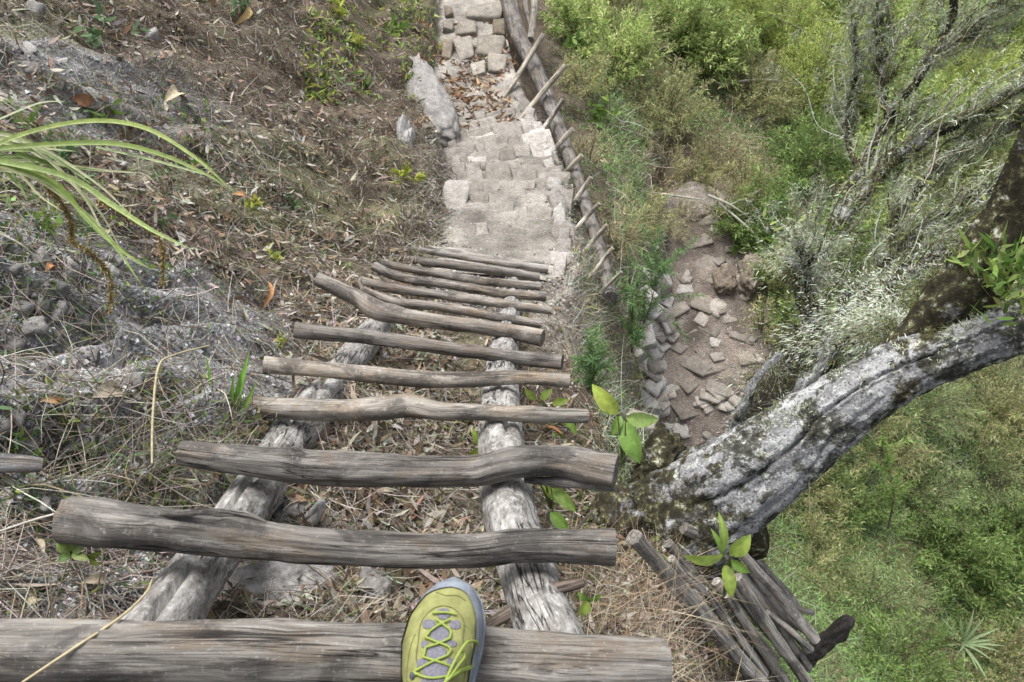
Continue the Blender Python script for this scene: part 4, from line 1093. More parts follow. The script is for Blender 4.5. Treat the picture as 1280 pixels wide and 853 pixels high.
# ------------------------------------------------------------------ broad leaves and plants
def leaf_geo(mb, base, tip, width, bow=.12, fold=.25, col=(.2, .3, .06), nrmv=(0, 0, 1), prof=None, nl=10, m=0, vein=.75):
    base, tip = np.asarray(base, float), np.asarray(tip, float)
    ax = tip - base; L = np.linalg.norm(ax); ax = ax / L
    nv = np.asarray(nrmv, float); nv = nv - ax * (nv @ ax); nv = nv / np.linalg.norm(nv)
    sd = np.cross(ax, nv)
    t = np.linspace(0, 1, nl)
    w = (np.sin(math.pi * t ** .8) ** .8 + .02) if prof is None else np.interp(t, np.linspace(0, 1, len(prof)), prof)
    k = np.array([-1, -.5, 0, .5, 1])
    v = base + ax * (t * L)[:, None, None] + nv * (bow * L * np.sin(math.pi * t))[:, None, None] + 0
    v = v + (sd * width / 2) * (w[:, None] * k[None])[..., None] + nv * (fold * width * .5 * w[:, None] * np.abs(k)[None])[..., None]
    v = v + nv * (0.03 * width * np.sin(t * 22)[:, None] * np.abs(k)[None])[..., None]
    c = np.array(col)[None, None] * np.array([1, 1.05, vein + .5, 1.05, 1])[None, :, None] * (1 + 0 * t)[:, None, None]
    ii = np.arange(nl * 5).reshape(nl, 5)
    mb.add(v.reshape(-1, 3), np.stack([ii[:-1, :-1], ii[:-1, 1:], ii[1:, 1:], ii[1:, :-1]], -1).reshape(-1, 4), col=np.clip(c, 0, 1).reshape(-1, 3), m=m)
    return mb

def broad_plant(name, root, leaves, label, cat='plant', stemw=.0045, group=None):
    """leaves: (base px, tip px, width px, depth, colour); every leaf is a part"""
    r = np.asarray(root)
    t = thing(name, r, label, cat, group)
    sm = MB()
    for (bx, by), (tx, ty), w, d, col in leaves:
        b, e = P(bx, by, d), P(tx, ty, d - .01)
        tube(sm, [r, (r + b) / 2 + np.array([0, 0, .02]), b], np.array([stemw, stemw * .8, stemw * .5]), 6, .02, cap=False, col=(.2, .25, .08))
        leaf_geo(MB(), b, e, w * d / FPX, col=col, nrmv=-FW + rng.normal(size=3) * .25).build('leaf', M['broad'], t)
    sm.build('stem', M['leaf'], t)
    return t
YG, BG, DG = (.23, .31, .06), (.15, .26, .05), (.09, .16, .035)
broad_plant('seedling', P(905, 745, 2.4), [((905, 694), (853, 694), 20, 2.15, (.30, .40, .09)), ((912, 694), (938, 668), 22, 2.15, YG), ((914, 700), (938, 716), 13, 2.17, BG), ((906, 705), (914, 748), 17, 2.2, YG), ((904, 690), (898, 640), 12, 2.15, (.2, .28, .06)), ((905, 696), (888, 660), 8, 2.2, BG)], 'seedling with broad yellow-green leaves growing out of the pole heap', 'seedling')
broad_plant('seedling', P(778, 600, 3.0), [((772, 518), (740, 480), 22, 2.85, (.34, .42, .08)), ((782, 522), (824, 524), 20, 2.85, (.28, .4, .12)), ((780, 526), (800, 580), 26, 2.9, (.2, .34, .08)), ((776, 520), (765, 545), 12, 2.9, BG)], 'broad-leaved light green seedling between the fourth rung and the tree', 'seedling')
broad_plant('seedling', P(690, 640, 2.55), [((672, 600), (668, 562), 10, 2.35, YG), ((680, 600), (712, 605), 13, 2.38, BG), ((690, 610), (720, 640), 16, 2.4, (.2, .3, .07)), ((688, 640), (712, 665), 16, 2.35, BG), ((672, 600), (700, 630), 10, 2.45, YG)], 'green seedling beside the right rail behind the second rung', 'seedling')
broad_plant('seedling', P(690, 520, 3.2), [((670, 500), (655, 486), 9, 3.0, YG), ((676, 500), (690, 486), 10, 3.0, (.3, .4, .09)), ((690, 505), (712, 500), 10, 3.0, YG), ((700, 512), (722, 545), 10, 3.0, BG), ((690, 535), (710, 560), 10, 3.05, BG)], 'pale green seedling right of the rail under the fourth rung', 'seedling')
broad_plant('seedling', P(430, 560, 2.8), [((432, 540), (415, 528), 9, 2.7, BG), ((436, 540), (450, 548), 9, 2.7, (.16, .25, .05)), ((432, 542), (420, 556), 8, 2.72, BG)], 'small green seedling on the left side under the fourth rung', 'seedling')
broad_plant('seedling', P(465, 560, 2.85), [((466, 540), (455, 530), 8, 2.72, DG), ((468, 540), (484, 534), 8, 2.72, BG), ((466, 542), (472, 556), 8, 2.72, DG)], 'small dark green seedling near the middle under the fourth rung', 'seedling')
broad_plant('seedling', P(600, 580, 2.7), [((600, 560), (580, 575), 14, 2.55, (.24, .3, .05)), ((600, 558), (590, 535), 9, 2.55, YG)], 'yellow-green seedling left of the right rail by the third rung', 'seedling')
broad_plant('seedling', P(735, 760, 2.0), [((736, 752), (722, 768), 16, 1.85, YG), ((736, 750), (752, 742), 10, 1.85, BG), ((734, 750), (722, 740), 9, 1.85, BG)], 'small green seedling right of the rail by the brown stick', 'seedling')
broad_plant('seedling', G(85, 690), [((88, 690), (70, 676), 14, 1.5, (.17, .24, .07)), ((90, 690), (108, 680), 13, 1.5, (.15, .22, .08)), ((90, 692), (112, 700), 11, 1.5, (.2, .25, .08)), ((88, 694), (72, 702), 11, 1.5, DG), ((90, 690), (92, 668), 9, 1.5, (.22, .28, .08)), ((112, 696), (128, 690), 9, 1.52, YG), ((112, 698), (126, 706), 8, 1.52, YG)], 'grey-green leafy rosette below the left end of the second rung', 'seedling')
# strap-leaved plant hanging into the left edge
t = thing('strap_plant', P(-40, 195, 2.2), 'plant with long arching strap leaves reaching in from the left edge', 'plant')
straps = [([(-40, 200), (30, 168), (110, 152), (180, 160), (245, 198), (296, 244)], 12, 2.05, (.30, .33, .10)), ([(-40, 190), (50, 182), (140, 180), (205, 195), (265, 222), (285, 238)], 13, 2.0, (.20, .24, .06)),
          ([(120, 184), (190, 200), (240, 214), (270, 222)], 6, 2.02, (.42, .44, .25)), ([(-40, 195), (80, 220), (140, 256), (190, 288), (240, 312)], 14, 2.05, (.30, .34, .12)), ([(-30, 200), (50, 222), (100, 262), (145, 310), (178, 358)], 9, 2.05, (.19, .24, .05)),
          ([(-40, 195), (60, 224), (110, 275), (150, 312), (190, 338)], 12, 2.1, (.24, .28, .07)), ([(-30, 188), (20, 188), (56, 190)], 10, 2.1, (.2, .24, .07)), ([(-20, 205), (20, 215), (50, 245), (80, 266)], 5, 2.0, (.40, .36, .2)), ([(-20, 158), (30, 136), (55, 128), (82, 127)], 5, 2.05, (.48, .45, .34)),
          ([(20, 192), (60, 205), (85, 222), (62, 212)], 11, 2.12, (.13, .17, .04))]
for k_ in range(19):
    yy = rng.uniform(165, 215); L_ = rng.uniform(70, 240); dn = rng.uniform(-.1, .95)
    dry = k_ % 3 == 0
    straps.append(([(-45, yy), (-45 + L_ * .35, yy + L_ * .10 * dn - 10), (-45 + L_ * .7, yy + L_ * .38 * dn), (-45 + L_ * (1.0 - .15 * abs(dn)), yy + L_ * .68 * dn + 4)], rng.uniform(6, 10), rng.uniform(2.08, 2.22), (.42, .38, .25) if dry else tuple(np.array((.2, .25, .075)) * rng.uniform(.7, 1.25))))
for px, w, d, col in straps:
    w = w * .56; col = tuple(np.array(col) * np.array((.80, .93, .8)))
    c = crom(np.array([P(x, y, d + .05 * math.sin(i)) for i, (x, y) in enumerate(px)]), 30)
    tg = nrm(np.gradient(c, axis=0)); sd = nrm(np.cross(tg, -FW + np.array([0.1, .2, .2]))); nv = np.cross(sd, tg)
    pr = np.interp(np.linspace(0, 1, 30), [0, .2, .6, .9, 1], [.8, 1, .9, .45, .03]) * w * d / FPX / 2
    k = np.array([-1, 0, 1.0])
    v = c[:, None] + sd[:, None] * (pr[:, None] * k)[..., None] + nv[:, None] * (np.abs(k)[None] * pr[:, None] * .45)[..., None]
    ii = np.arange(90).reshape(30, 3)
    cc = np.array(col)[None, None] * np.array([1.08, .8, 1.08])[None, :, None] * (1 + .12 * np.sin(np.linspace(0, 3, 30)))[:, None, None]
    MB().add(v.reshape(-1, 3), np.stack([ii[:-1, :-1], ii[:-1, 1:], ii[1:, 1:], ii[1:, :-1]], -1).reshape(-1, 4), col=cc.reshape(-1, 3)).build('leaf', M['broad'], t)
# dead brown fern fronds under it
for px, lab in (([(85, 300), (120, 322), (138, 350), (136, 392)], 'brown withered frond hanging below the strap leaves over the grey rock'), ([(120, 250), (165, 275), (200, 300), (204, 358)], 'brown withered frond drooping from under the strap leaves'), ([(55, 228), (85, 268), (90, 300)], 'short withered frond close to the left edge below the strap leaves')):
    mb = MB(); c = crom(np.array([P(x, y, 2.2 + .03 * i) for i, (x, y) in enumerate(px)]), 60)
    tube(mb, c[::6], np.full(10, .0025), 5, .02, cap=False, col=(.2, .14, .06))
    n = 420; i = rng.integers(0, 59, n); tg = nrm(np.gradient(c, axis=0))[i]
    ribbons(mb, c[i], nrm(np.cross(tg, rdir(n)) + tg * .4), rdir(n) * .3, rng.uniform(.008, .016, n), rng.uniform(.003, .006, n), mixcol(n, [(.26, .19, .08), (.2, .15, .06), (.3, .25, .1)]), 2, [.4, 1, .2])
    tag(mb.build('withered_frond', M['litter']), lab, 'fern')
# blades of an iris-like plant by the fourth rung
t = thing('blade_plant', G(290, 545), 'small plant of upright green blades beside the left end of the fourth rung', 'plant')
for (bx, by), (tx, ty), w in (((287, 545), (258, 442), 10), ((290, 545), (312, 440), 11), ((291, 545), (300, 465), 10), ((288, 545), (292, 470), 9), ((290, 548), (322, 475), 7)):
    d = 2.2
    leaf_geo(MB(), P(bx, by, d), P(tx, ty, d - .05), w * d / FPX, .05, .3, mixcol(1, [(.12, .24, .04), (.16, .28, .05)])[0], -FW + rng.normal(size=3) * .3, [.7, 1, .9, .6, .05], 12).build('leaf', M['broad'], t)

def herb(px, py, n, size, cols, label, spread=1.0, name='herb', slim=.45, rise=.9):
    g = G(px, py); d = float(gdepth(px, py))
    L = size * d / FPX
    mb = MB()
    m = n * 7
    st = nrm(rng.normal(size=(n, 3)) * .7 * spread + np.array([0, 0, rise]))
    base = np.repeat(g[None], n, 0) + rng.normal(size=(n, 3)) * L * .07 * np.array([1, 1, 0])
    hl = L * rng.uniform(.6, 1.3, n)
    ribbons(mb, base, st, rdir(n) * .2, hl, np.full(n, .0025 + L * .02), mixcol(n, [(.2, .22, .09)]), 3)
    i = np.repeat(np.arange(n), 7); tt = rng.uniform(.35, 1.05, m)[:, None]
    b = base[i] + st[i] * hl[i][:, None] * tt
    ll = L * rng.uniform(.25, .5, m)
    ribbons(mb, b, nrm(rdir(m) + st[i] * .5), rdir(m) * .3, ll, ll * slim, mixcol(m, cols), 3, LEAF)
    return tag(mb.build(name, M['leaf']), label, 'plant')
HG = [(.13, .22, .045), (.2, .29, .06), (.09, .16, .035)]
HY = [(.30, .34, .05), (.38, .40, .08), (.22, .28, .05)]
HB = [(.12, .2, .09), (.16, .24, .12), (.1, .17, .08)]
for a in ((255, 195, 6, 26, HG, 'green herb on the litter beyond the tips of the strap leaves'), (320, 265, 7, 22, HY, 'yellow-green herb on the brown litter of the bank'), (345, 328, 5, 20, HY, 'bright yellow-green sprout above the forked rung'), (205, 290, 6, 26, HB, 'bluish green herb between the strap leaves'), (70, 300, 6, 30, HG, 'green herb under the strap leaves by the grey rock'),
          (85, 215, 7, 34, HB, 'grey-green herb at the roots of the strap leaves'), (130, 160, 6, 28, HG, 'small leafy herb above the highest strap leaf'), (420, 20, 6, 26, HY, 'yellow-green herb high on the bank near the top edge'), (455, 65, 6, 20, HY, 'small yellow herb high on the bank left of the leaning slab'), (510, 228, 8, 26, HY, 'yellow herb between the bank and the pale stone of the landing'),
          (430, 335, 5, 16, HG, 'green tuft left of the highest part of the ladder'), (370, 260, 5, 16, HB, 'silvery herb in the middle of the brown bank'), (560, 62, 6, 16, HY, 'yellow weed growing between the far stone blocks'), (625, 47, 5, 10, HY, 'tiny yellow weed on the right of the far stone blocks'), (22, 558, 6, 26, HG, 'small green sprig above the bluish log at the left edge'),
          (300, 15, 7, 26, HB, 'grey-green herb at the top edge of the bank'), (135, 55, 8, 40, HB, 'broad grey-green herb near the rock outcrop in the corner'), (355, 440, 5, 18, HY, 'yellow-green sprout beside the left end of the fifth rung'), (40, 165, 5, 24, HG, 'green herb at the left edge above the strap leaves'), (500, 40, 8, 22, HG, 'green weed at the foot of the bank beside the far stones'),
          (470, 545, 5, 18, HB, 'tuft of narrow leaves under the middle of the fourth rung'), (720, 70, 7, 26, HG, 'green weed behind the far fence stakes'), (745, 150, 8, 30, HG, 'leafy weed in the hollow behind the fence log'), (990, 360, 8, 40, HG, 'strappy green weed in the dark hollow behind the lower path'), (935, 300, 7, 34, HG, 'green weed at the brink of the dark hollow')):
    herb(*a[:5], a[5])
# needle tuft by the sixth rung, feathery sapling beside it
def feathery(px0, py0, d0, px1, py1, d1, ln, cols, label, name='feathery_sapling', nb=16, nl=60, scale=1.0):
    a, b = P(px0, py0, d0), P(px1, py1, d1)
    t = thing(name, a, label, 'sapling')
    L = np.linalg.norm(b - a)
    sm, fm = MB(), MB()
    c = crom(np.array([a, (a + b) / 2 + rdir(1)[0] * L * .08, b]), 20)
    tube(sm, c[::4], np.linspace(.006, .002, 5) * scale, 6, .03, cap=False, col=(.12, .1, .07))
    for k in range(nb):
        i = rng.integers(4, 20); dr = nrm(nrm(b - a) * .6 + rng.normal(size=3) * .6 + np.array([0, 0, .2]))
        l = ln * rng.uniform(.6, 1.1)
        q = crom(np.array([c[i], c[i] + dr * l * .5 + np.array([0, 0, .02]), c[i] + dr * l]), 12)
        tube(sm, q[::3], np.linspace(.002, .0008, 4) * scale, 4, .05, cap=False, col=(.16, .15, .08))
        j = rng.integers(1, 12, nl)
        ribbons(fm, q[j], nrm(rdir(nl) + dr * .6), rdir(nl) * .2, rng.uniform(.02, .045, nl) * scale, rng.uniform(.002, .004, nl) * scale * 1.3, mixcol(nl, cols), 2, [.6, 1, .1])
    tag(sm.build('stem', M['twig'], t))
    tag(fm.build('foliage', M['leaf'], t))
    return t
FE = [(.16, .27, .11), (.22, .34, .13), (.12, .21, .09)]
feathery(735, 500, 3.6, 735, 440, 3.4, .13, FE, 'dense blue-green needle tuft at the right end of the sixth rung', 'needle_tuft', 26, 70)
feathery(770, 460, 5.3, 825, 330, 4.9, .3, FE, 'soft feathery green sapling in front of the lower path wall', nb=22, nl=90, scale=1.3)
feathery(790, 440, 5.4, 790, 370, 5.1, .22, FE, 'shorter feathery sapling left of the taller one by the wall', nb=14, nl=80, scale=1.3)
feathery(1110, 660, 7.0, 1102, 560, 6.6, .2, [(.2, .3, .08), (.28, .38, .12)], 'slim upright light green sapling on the grass slope below the trunk', nb=12, nl=60, scale=1.8)

# ------------------------------------------------------------------ shrubs on the slope
def shrub(px, py, h, rad, style, label, seed):
    g = G(px, py); d = float(gdepth(px, py))
    t = thing('shrub', g, label, 'shrub', 'shrubs on the slope to the right')
    sm, fm = MB(), MB()
    cols, ll, lw, nl, nb = style
    nb = int(nb * (rad / .7) ** 2 * (.6 + .4 * h)); nb = max(24, nb)
    ang = rng.uniform(0, 2 * math.pi, nb); rr = rad * np.sqrt(rng.random(nb))
    st = g + np.stack([np.cos(ang) * rr * .35, np.sin(ang) * rr * .35, -.05 + 0 * ang], 1)
    en = g + np.stack([np.cos(ang) * rr, np.sin(ang) * rr, h * (1.05 - .55 * (rr / rad) ** 2) * rng.uniform(.55, 1.1, nb)], 1)
    en[:, 2] = np.maximum(en[:, 2], H(en[:, 0], en[:, 1]) + .1)
    tone = 1 + .28 * rng.normal(size=nb)
    hue = rng.random(nb)
    for k in range(nb):
        mid = (st[k] + en[k]) / 2 + np.array([0, 0, .12 * h])
        q = crom(np.array([st[k], mid, en[k]]), 16)
        if k % 2 == 0: tube(sm, q[::5], np.array([.008, .006, .004, .002]) * (1 + h * .3), 4, .2, cap=False, col=(.2, .17, .12))
        n = nl
        j = np.clip((16 * rng.beta(2.2, 1.1, n)).astype(int), 0, 15)
        tg = nrm(en[k] - mid)
        dr = nrm(rdir(n) * .9 + tg * .8 + np.array([0, 0, .15]))
        b = q[j] + rdir(n) * rng.uniform(0, .09, (n, 1))
        c = mixcol(n, cols) * np.clip(tone[k], .55, 1.6)
        c = c * (1 - .25 * hue[k]) + .25 * hue[k] * c[:, [0, 1, 2]] * np.array([1.12, 1.0, .85])
        L = rng.uniform(.6, 1.2, n) * ll
        ribbons(fm, b, dr, rdir(n) * .3 + np.array([0, 0, -.2]), L, L * lw, np.clip(c, .01, .8), 2, [.35, 1, .08])
    sm.build('stems', M['twig'], t)
    fm.build('foliage', M['leaf'], t)
    return t
YFINE = ([(.36, .46, .11), (.43, .52, .16), (.28, .38, .1), (.48, .52, .2)], .06, .15, 90, 190)
GBROAD = ([(.33, .44, .14), (.41, .51, .18), (.24, .34, .1), (.49, .54, .25)], .065, .24, 75, 150)
OLIVE = ([(.33, .36, .15), (.39, .4, .2), (.26, .31, .12), (.44, .4, .23)], .055, .14, 70, 150)
GSOFT = ([(.24, .34, .13), (.30, .39, .17), (.18, .28, .09), (.35, .41, .22), (.28, .27, .15)], .04, .18, 95, 150)
DARKG = ([(.18, .27, .08), (.24, .33, .11), (.13, .2, .06)], .06, .22, 75, 140)
BROWNB = ([(.4, .34, .21), (.32, .27, .16), (.33, .34, .15), (.48, .44, .31)], .07, .08, 45, 110)
for i, a in enumerate((
    (770, 90, .8, .55, GBROAD, 'light green leafy shrub nearest the far end of the fence'), (760, 10, .8, .6, OLIVE, 'olive shrub at the top edge beside the far fence log'), (830, 150, .7, .6, OLIVE, 'low olive shrub on the bank behind the fence stakes'),
    (850, 55, 1.0, .7, GBROAD, 'loose light green shrub with long leaves at the top of the slope'), (920, 35, 1.2, .6, YFINE, 'upright feathery yellow-green shrub touching the top edge'), (945, 130, .7, .7, OLIVE, 'greyish low shrub with dry stems below the feathery ones'),
    (1015, 130, 1.3, .65, YFINE, 'tall rounded feathery yellow-green bush in the middle of the upper slope'), (985, 75, 1.0, .6, YFINE, 'feathery yellow-green bush left behind the tall rounded one'), (1090, 80, 1.0, .7, GBROAD, 'bright leafy shrub right of the tall feathery bush'), (1040, 15, 1.0, .7, GBROAD, 'leafy green shrub at the top edge above the feathery bush'),
    (1160, 45, 1.1, .8, GBROAD, 'leafy shrub behind the topmost mossy branches'), (1250, 40, 1.2, .9, GBROAD, 'big leafy shrub in the upper right corner'), (1210, 130, 1.0, .8, YFINE, 'yellow-green shrub showing through the mossy twigs'), (1120, 175, 1.0, .7, GBROAD, 'bright green shrub left of the long mossy branch'),
    (1070, 230, 1.0, .55, GBROAD, 'light green shrub with spiky shoots above the lichen clump'), (1000, 215, .8, .6, DARKG, 'dark green shrub between the feathery bush and the hollow'), (900, 215, .5, .6, BROWNB, 'brown dry brush above the bend of the lower path'), (820, 225, .5, .5, BROWNB, 'brown dry brush behind the middle of the fence'),
    (950, 265, .6, .4, DARKG, 'dark green shrub overhanging the hollow of the lower path'), (1030, 330, .8, .5, DARKG, 'dark shrub behind the white lichen branches'), (1180, 250, 1.0, .9, OLIVE, 'olive shrub seen through the mossy branches'), (1270, 200, 1.2, .9, DARKG, 'dark shrub at the right edge behind the mossy limb'),
    (790, 60, .7, .5, BROWNB, 'brown withered shrub behind the far fence stakes'), (1150, -40, 1.2, 1.0, GBROAD, 'leafy shrub cut by the top edge right of centre'), (1000, -40, 1.2, 1.0, YFINE, 'feathery shrub cut by the top edge above the tall bush'), (860, -40, 1.1, .9, GBROAD, 'leafy shrub cut by the top edge left of the feathery ones'), (1280, -30, 1.4, 1.1, DARKG, 'dark leafy shrub beyond the upper right corner'),
    (1030, 700, .45, .5, OLIVE, 'low olive bush right of the pole heap'), (1090, 760, .5, .6, GSOFT, 'low leafy bush right of the burnt stump'), (1010, 620, .5, .5, OLIVE, 'brownish bush close under the trunk'), (1150, 620, .5, .6, GSOFT, 'light leafy bush under the middle of the trunk'), (1230, 590, .5, .7, GSOFT, 'light leafy bush high on the grass slope'), (1120, 840, .5, .6, DARKG, 'dark leafy bush at the bottom edge'), (1250, 830, .5, .7, OLIVE, 'olive bush in the lower right corner'), (1060, 640, .4, .5, DARKG, 'dark bush under the trunk base'), (1200, 740, .4, .6, DARKG, 'dark bush above the sword rosette'), (1280, 560, .5, .7, OLIVE, 'olive bush at the right edge under the trunk'), (1140, 510, .5, .7, GSOFT, 'light bush touching the underside of the trunk'), (1280, 770, .5, .6, GSOFT, 'light bush at the right edge beside the sword rosette'),
    (955, 310, .7, .4, DARKG, 'dark bush leaning over the right side of the lower path'), (985, 360, .7, .4, OLIVE, 'olive bush between the hollow and the lichen tangle'), (935, 245, .6, .4, OLIVE, 'olive bush above the bend of the lower path'), (870, 225, .5, .4, OLIVE, 'olive bush at the top of the lower path'), (800, 280, .4, .35, OLIVE, 'olive bush between the fence and the lower path'),
    (850, 285, .4, .3, BROWNB, 'brown brush on the inner side of the lower path'), (905, 265, .5, .35, BROWNB, 'brown brush on the outer side of the lower path bend'), (960, 420, .5, .35, OLIVE, 'olive brush between the lower path and the side shoots'),
    (1180, 690, .6, .7, DARKG, 'dark green shrub in the middle of the grass slope'), (1260, 680, .7, .7, DARKG, 'dark green shrub at the right edge of the grass slope'), (1100, 560, .5, .6, OLIVE, 'low olive shrub on the slope right below the trunk'), (1240, 520, .6, .8, OLIVE, 'olive shrub on the slope under the right end of the trunk'),
    (720, 40, .5, .45, GBROAD, 'light green shrub at the far end of the fence log'), (735, 110, .45, .4, OLIVE, 'small olive shrub beside the second fence stake'), (965, 350, .5, .35, DARKG, 'dark green plant filling the hollow beside the brown boulder'), (1000, 400, .5, .45, DARKG, 'dark green plant behind the pale side shoots of the trunk'), (920, 290, .4, .35, DARKG, 'small dark shrub over the bend of the lower path'),
    (1090, 330, 1.0, .8, GBROAD, 'light shrub glowing through the lichen tangle'), (1180, 330, 1.0, .9, YFINE, 'yellow-green shrub low behind the lichen tangle'), (1080, 130, 1.0, .7, GBROAD, 'leafy shrub just right of the tall feathery bush'), (1200, 200, 1.2, .9, GBROAD, 'light green shrub behind the long mossy branches'), (890, 90, .9, .6, GBROAD, 'light green shrub between the leafy and feathery bushes'),
    (770, 300, .35, .3, BROWNB, 'dry brown tuft growing at the foot of the fence log'), (735, 200, .35, .25, BROWNB, 'dry brown tuft behind the middle fence stakes'))):
    shrub(*a, i)
# rosette of sword leaves low on the grass slope
t = thing('sword_rosette', G(1200, 805), 'grey-green rosette of sword leaves on the lower grass slope', 'plant')
g = G(1200, 805)
for k in range(16):
    a = k * 2.4; dr = np.array([math.cos(a), math.sin(a), rng.uniform(.6, 1.6)]); dr /= np.linalg.norm(dr)
    leaf_geo(MB(), g, g + dr * rng.uniform(.35, .55), .04, .08, .4, (.2, .27, .14), (0, 0, 1), [.8, 1, .8, .5, .05], 10).build('leaf', M['broad'], t)

# ------------------------------------------------------------------ litter, grass and twigs on the ground
def pick(n, box, inside=None):
    px = rng.uniform(box[0], box[2], n); py = rng.uniform(box[1], box[3], n)
    if inside is not None:
        k = inside(px, py); px, py = px[k], py[k]
    return px, py, G(px, py, .004)
def on_path(p, lim=1.02):
    return (grid_lookup(d1, p[:, 0], p[:, 1]) < lim) | (grid_lookup(d2, p[:, 0], p[:, 1]) < lim)
def clumpy(p, sc, seed, thr=0.0): return fbm(np.stack([p[:, 0] * sc, p[:, 1] * sc, p[:, 2] * 0], -1), seed, 3) > thr
def bare(p): return grid_lookup(scree, p[:, 0], p[:, 1])

def scatter_ribbons(name, n, box, L, w, cols, label, mat='litter', lift=.25, seg=3, prof=None, keep=None, bend=.35, off=.004):
    px, py, p = pick(n, box)
    k = ~on_path(p)
    if keep is not None: k &= keep(p, px, py)
    p = p[k]; n = len(p)
    dr, nn = tangent(p, lift)
    p = p + nn * (rng.random((n, 1)) ** 2 * off * 6)
    sd = nrm(np.cross(dr, nn + .5 * rng.normal(size=(n, 3))))
    mb = ribbons(MB(), p, dr, rdir(n) * bend, rng.uniform(L[0], L[1], n), rng.uniform(w[0], w[1], n), mixcol(n, cols), seg, prof, sd)
    return tag(mb.build(name, M[mat]), label, kind='stuff')
LB = (-200, -100, 560, 950)
thin = lambda p, px, py: (rng.random(len(p)) > bare(p) * 1.02) & ((rng.random(len(p)) < .45) | clumpy(p, 4.5, 57, -.15))
scatter_ribbons('dry_grass', 34000, LB, (.03, .17), (.0016, .0048), STRAW, 'dry straw scattered over the left bank', keep=thin)
scatter_ribbons('dry_leaves', 34000, LB, (.02, .075), (.007, .024), DRYLEAF, 'dry curled leaves littering the left bank', lift=.5, seg=3, prof=LEAF, keep=thin, bend=.55)
def uneven(p, px, py): return (clumpy(p, 2.5, 44, .05) | (rng.random(len(p)) < .18)) & (rng.random(len(p)) > bare(p) * .5)
scatter_ribbons('green_sprouts', 22000, LB, (.015, .04), (.004, .010), GREENS + HB, 'tiny green sprouts among the litter of the left bank', 'leaf', .8, 3, LEAF, uneven)
# the ground seen between the rungs and around the tree foot
CB = (380, 380, 1000, 950)
scatter_ribbons('dry_grass', 9500, CB, (.03, .12), (.0012, .003), STRAW, 'dry straw under the ladder and beside it', keep=lambda p, px, py: p[:, 0] < 1.2)
scatter_ribbons('dry_leaves', 11000, CB, (.018, .045), (.007, .016), DRYLEAF, 'dry leaves under the ladder and beside it', lift=.5, prof=LEAF, bend=.5, keep=lambda p, px, py: p[:, 0] < 1.2)
scatter_ribbons('green_sprouts', 3500, CB, (.015, .05), (.004, .012), GREENS, 'tiny green sprouts under the ladder', 'leaf', .8, 3, LEAF, keep=lambda p, px, py: clumpy(p, 3, 9, 0.05) & (p[:, 0] < 1.2))
# twigs
def twigs(n, box, label, L=(.04, .2), r=(.0008, .0022), keep=None):
    px, py, p = pick(n, box); k = ~on_path(p)
    if keep is not None: k &= keep(p, px, py)
    p = p[k]; n = len(p); dr, nn = tangent(p, .3)
    ln = rng.uniform(*L, n); rad = rng.uniform(*r, n)
    b = rdir(n) * .12
    t = np.array([0, .35, .7, 1.0])
    c = p[:, None] + nn[:, None] * .006 + ln[:, None, None] * (dr[:, None] * t[None, :, None] + b[:, None] * (np.sin(t * 4))[None, :, None])
    s1 = nrm(np.cross(dr, nn)); s2 = np.cross(s1, dr)
    an = np.array([0, 2.1, 4.2])
    off = np.cos(an)[None, :, None] * s1[:, None] + np.sin(an)[None, :, None] * s2[:, None]
    tp_ = np.array([1, .9, .75, .4])
    v = c[:, :, None] + off[:, None] * (rad[:, None] * tp_[None])[:, :, None, None]
    b0 = np.arange(n)[:, None, None] * 12; i = (np.arange(3) * 3)[None, :, None]; j = np.arange(3)[None, None]; j2 = (j + 1) % 3
    q = np.stack(np.broadcast_arrays(b0 + i + j, b0 + i + j2, b0 + i + 3 + j2, b0 + i + 3 + j), -1).reshape(-1, 4)
    mb = MB().add(v.reshape(-1, 3), q, col=np.repeat(mixcol(n, TWIGC), 12, 0))
    return tag(mb.build('twigs', M['twig']), label, kind='stuff')
twigs(9000, LB, 'fallen twigs on the left bank', (.04, .22))
twigs(2200, CB, 'fallen twigs under the ladder', keep=lambda p, px, py: p[:, 0] < 1.2)
twigs(6500, (680, -100, 1400, 620), 'dead twigs tangled over the slope right of the path', (.12, .55), (.0022, .005), keep=lambda p, px, py: p[:, 0] > .75)
# pebbles
def pebbles(n, box, size, label, keep, cols=((.30, .30, .295), (.2, .2, .198), (.46, .46, .455), (.12, .12, .12))):
    px, py, p = pick(n, box); p = p[keep(p)]; n = len(p)
    o8 = np.array([[1, 0, 0], [-1, 0, 0], [0, 1, 0], [0, -1, 0], [0, 0, 1], [0, 0, -1]], float)
    f8 = np.array([[0, 2, 4], [2, 1, 4], [1, 3, 4], [3, 0, 4], [2, 0, 5], [1, 2, 5], [3, 1, 5], [0, 3, 5]])
    s = np.exp(rng.uniform(math.log(size[0]), math.log(size[1]), n))
    v = p[:, None] + (o8[None] + .3 * rng.normal(size=(n, 6, 3))) * s[:, None, None] * np.array([1, 1, .7])
    mb = MB().add(v.reshape(-1, 3), None, (f8[None] + np.arange(n)[:, None, None] * 6).reshape(-1, 3), col=np.repeat(mixcol(n, cols), 6, 0))
    return tag(mb.build('pebbles', M['twig'], smooth=False), label, kind='stuff')
pebbles(60000, LB, (.0014, .010), 'grit and pebbles on the bare left bank', lambda p: (rng.random(len(p)) < .05 + 1.1 * bare(p)) & ~on_path(p))
pebbles(11000, (530, 130, 760, 420), (.003, .018), 'gravel strewn on the path below the ladder', lambda p: grid_lookup(d1, p[:, 0], p[:, 1]) < 1.5, ((.25, .235, .21), (.19, .175, .155), (.36, .35, .33), (.14, .125, .11)))
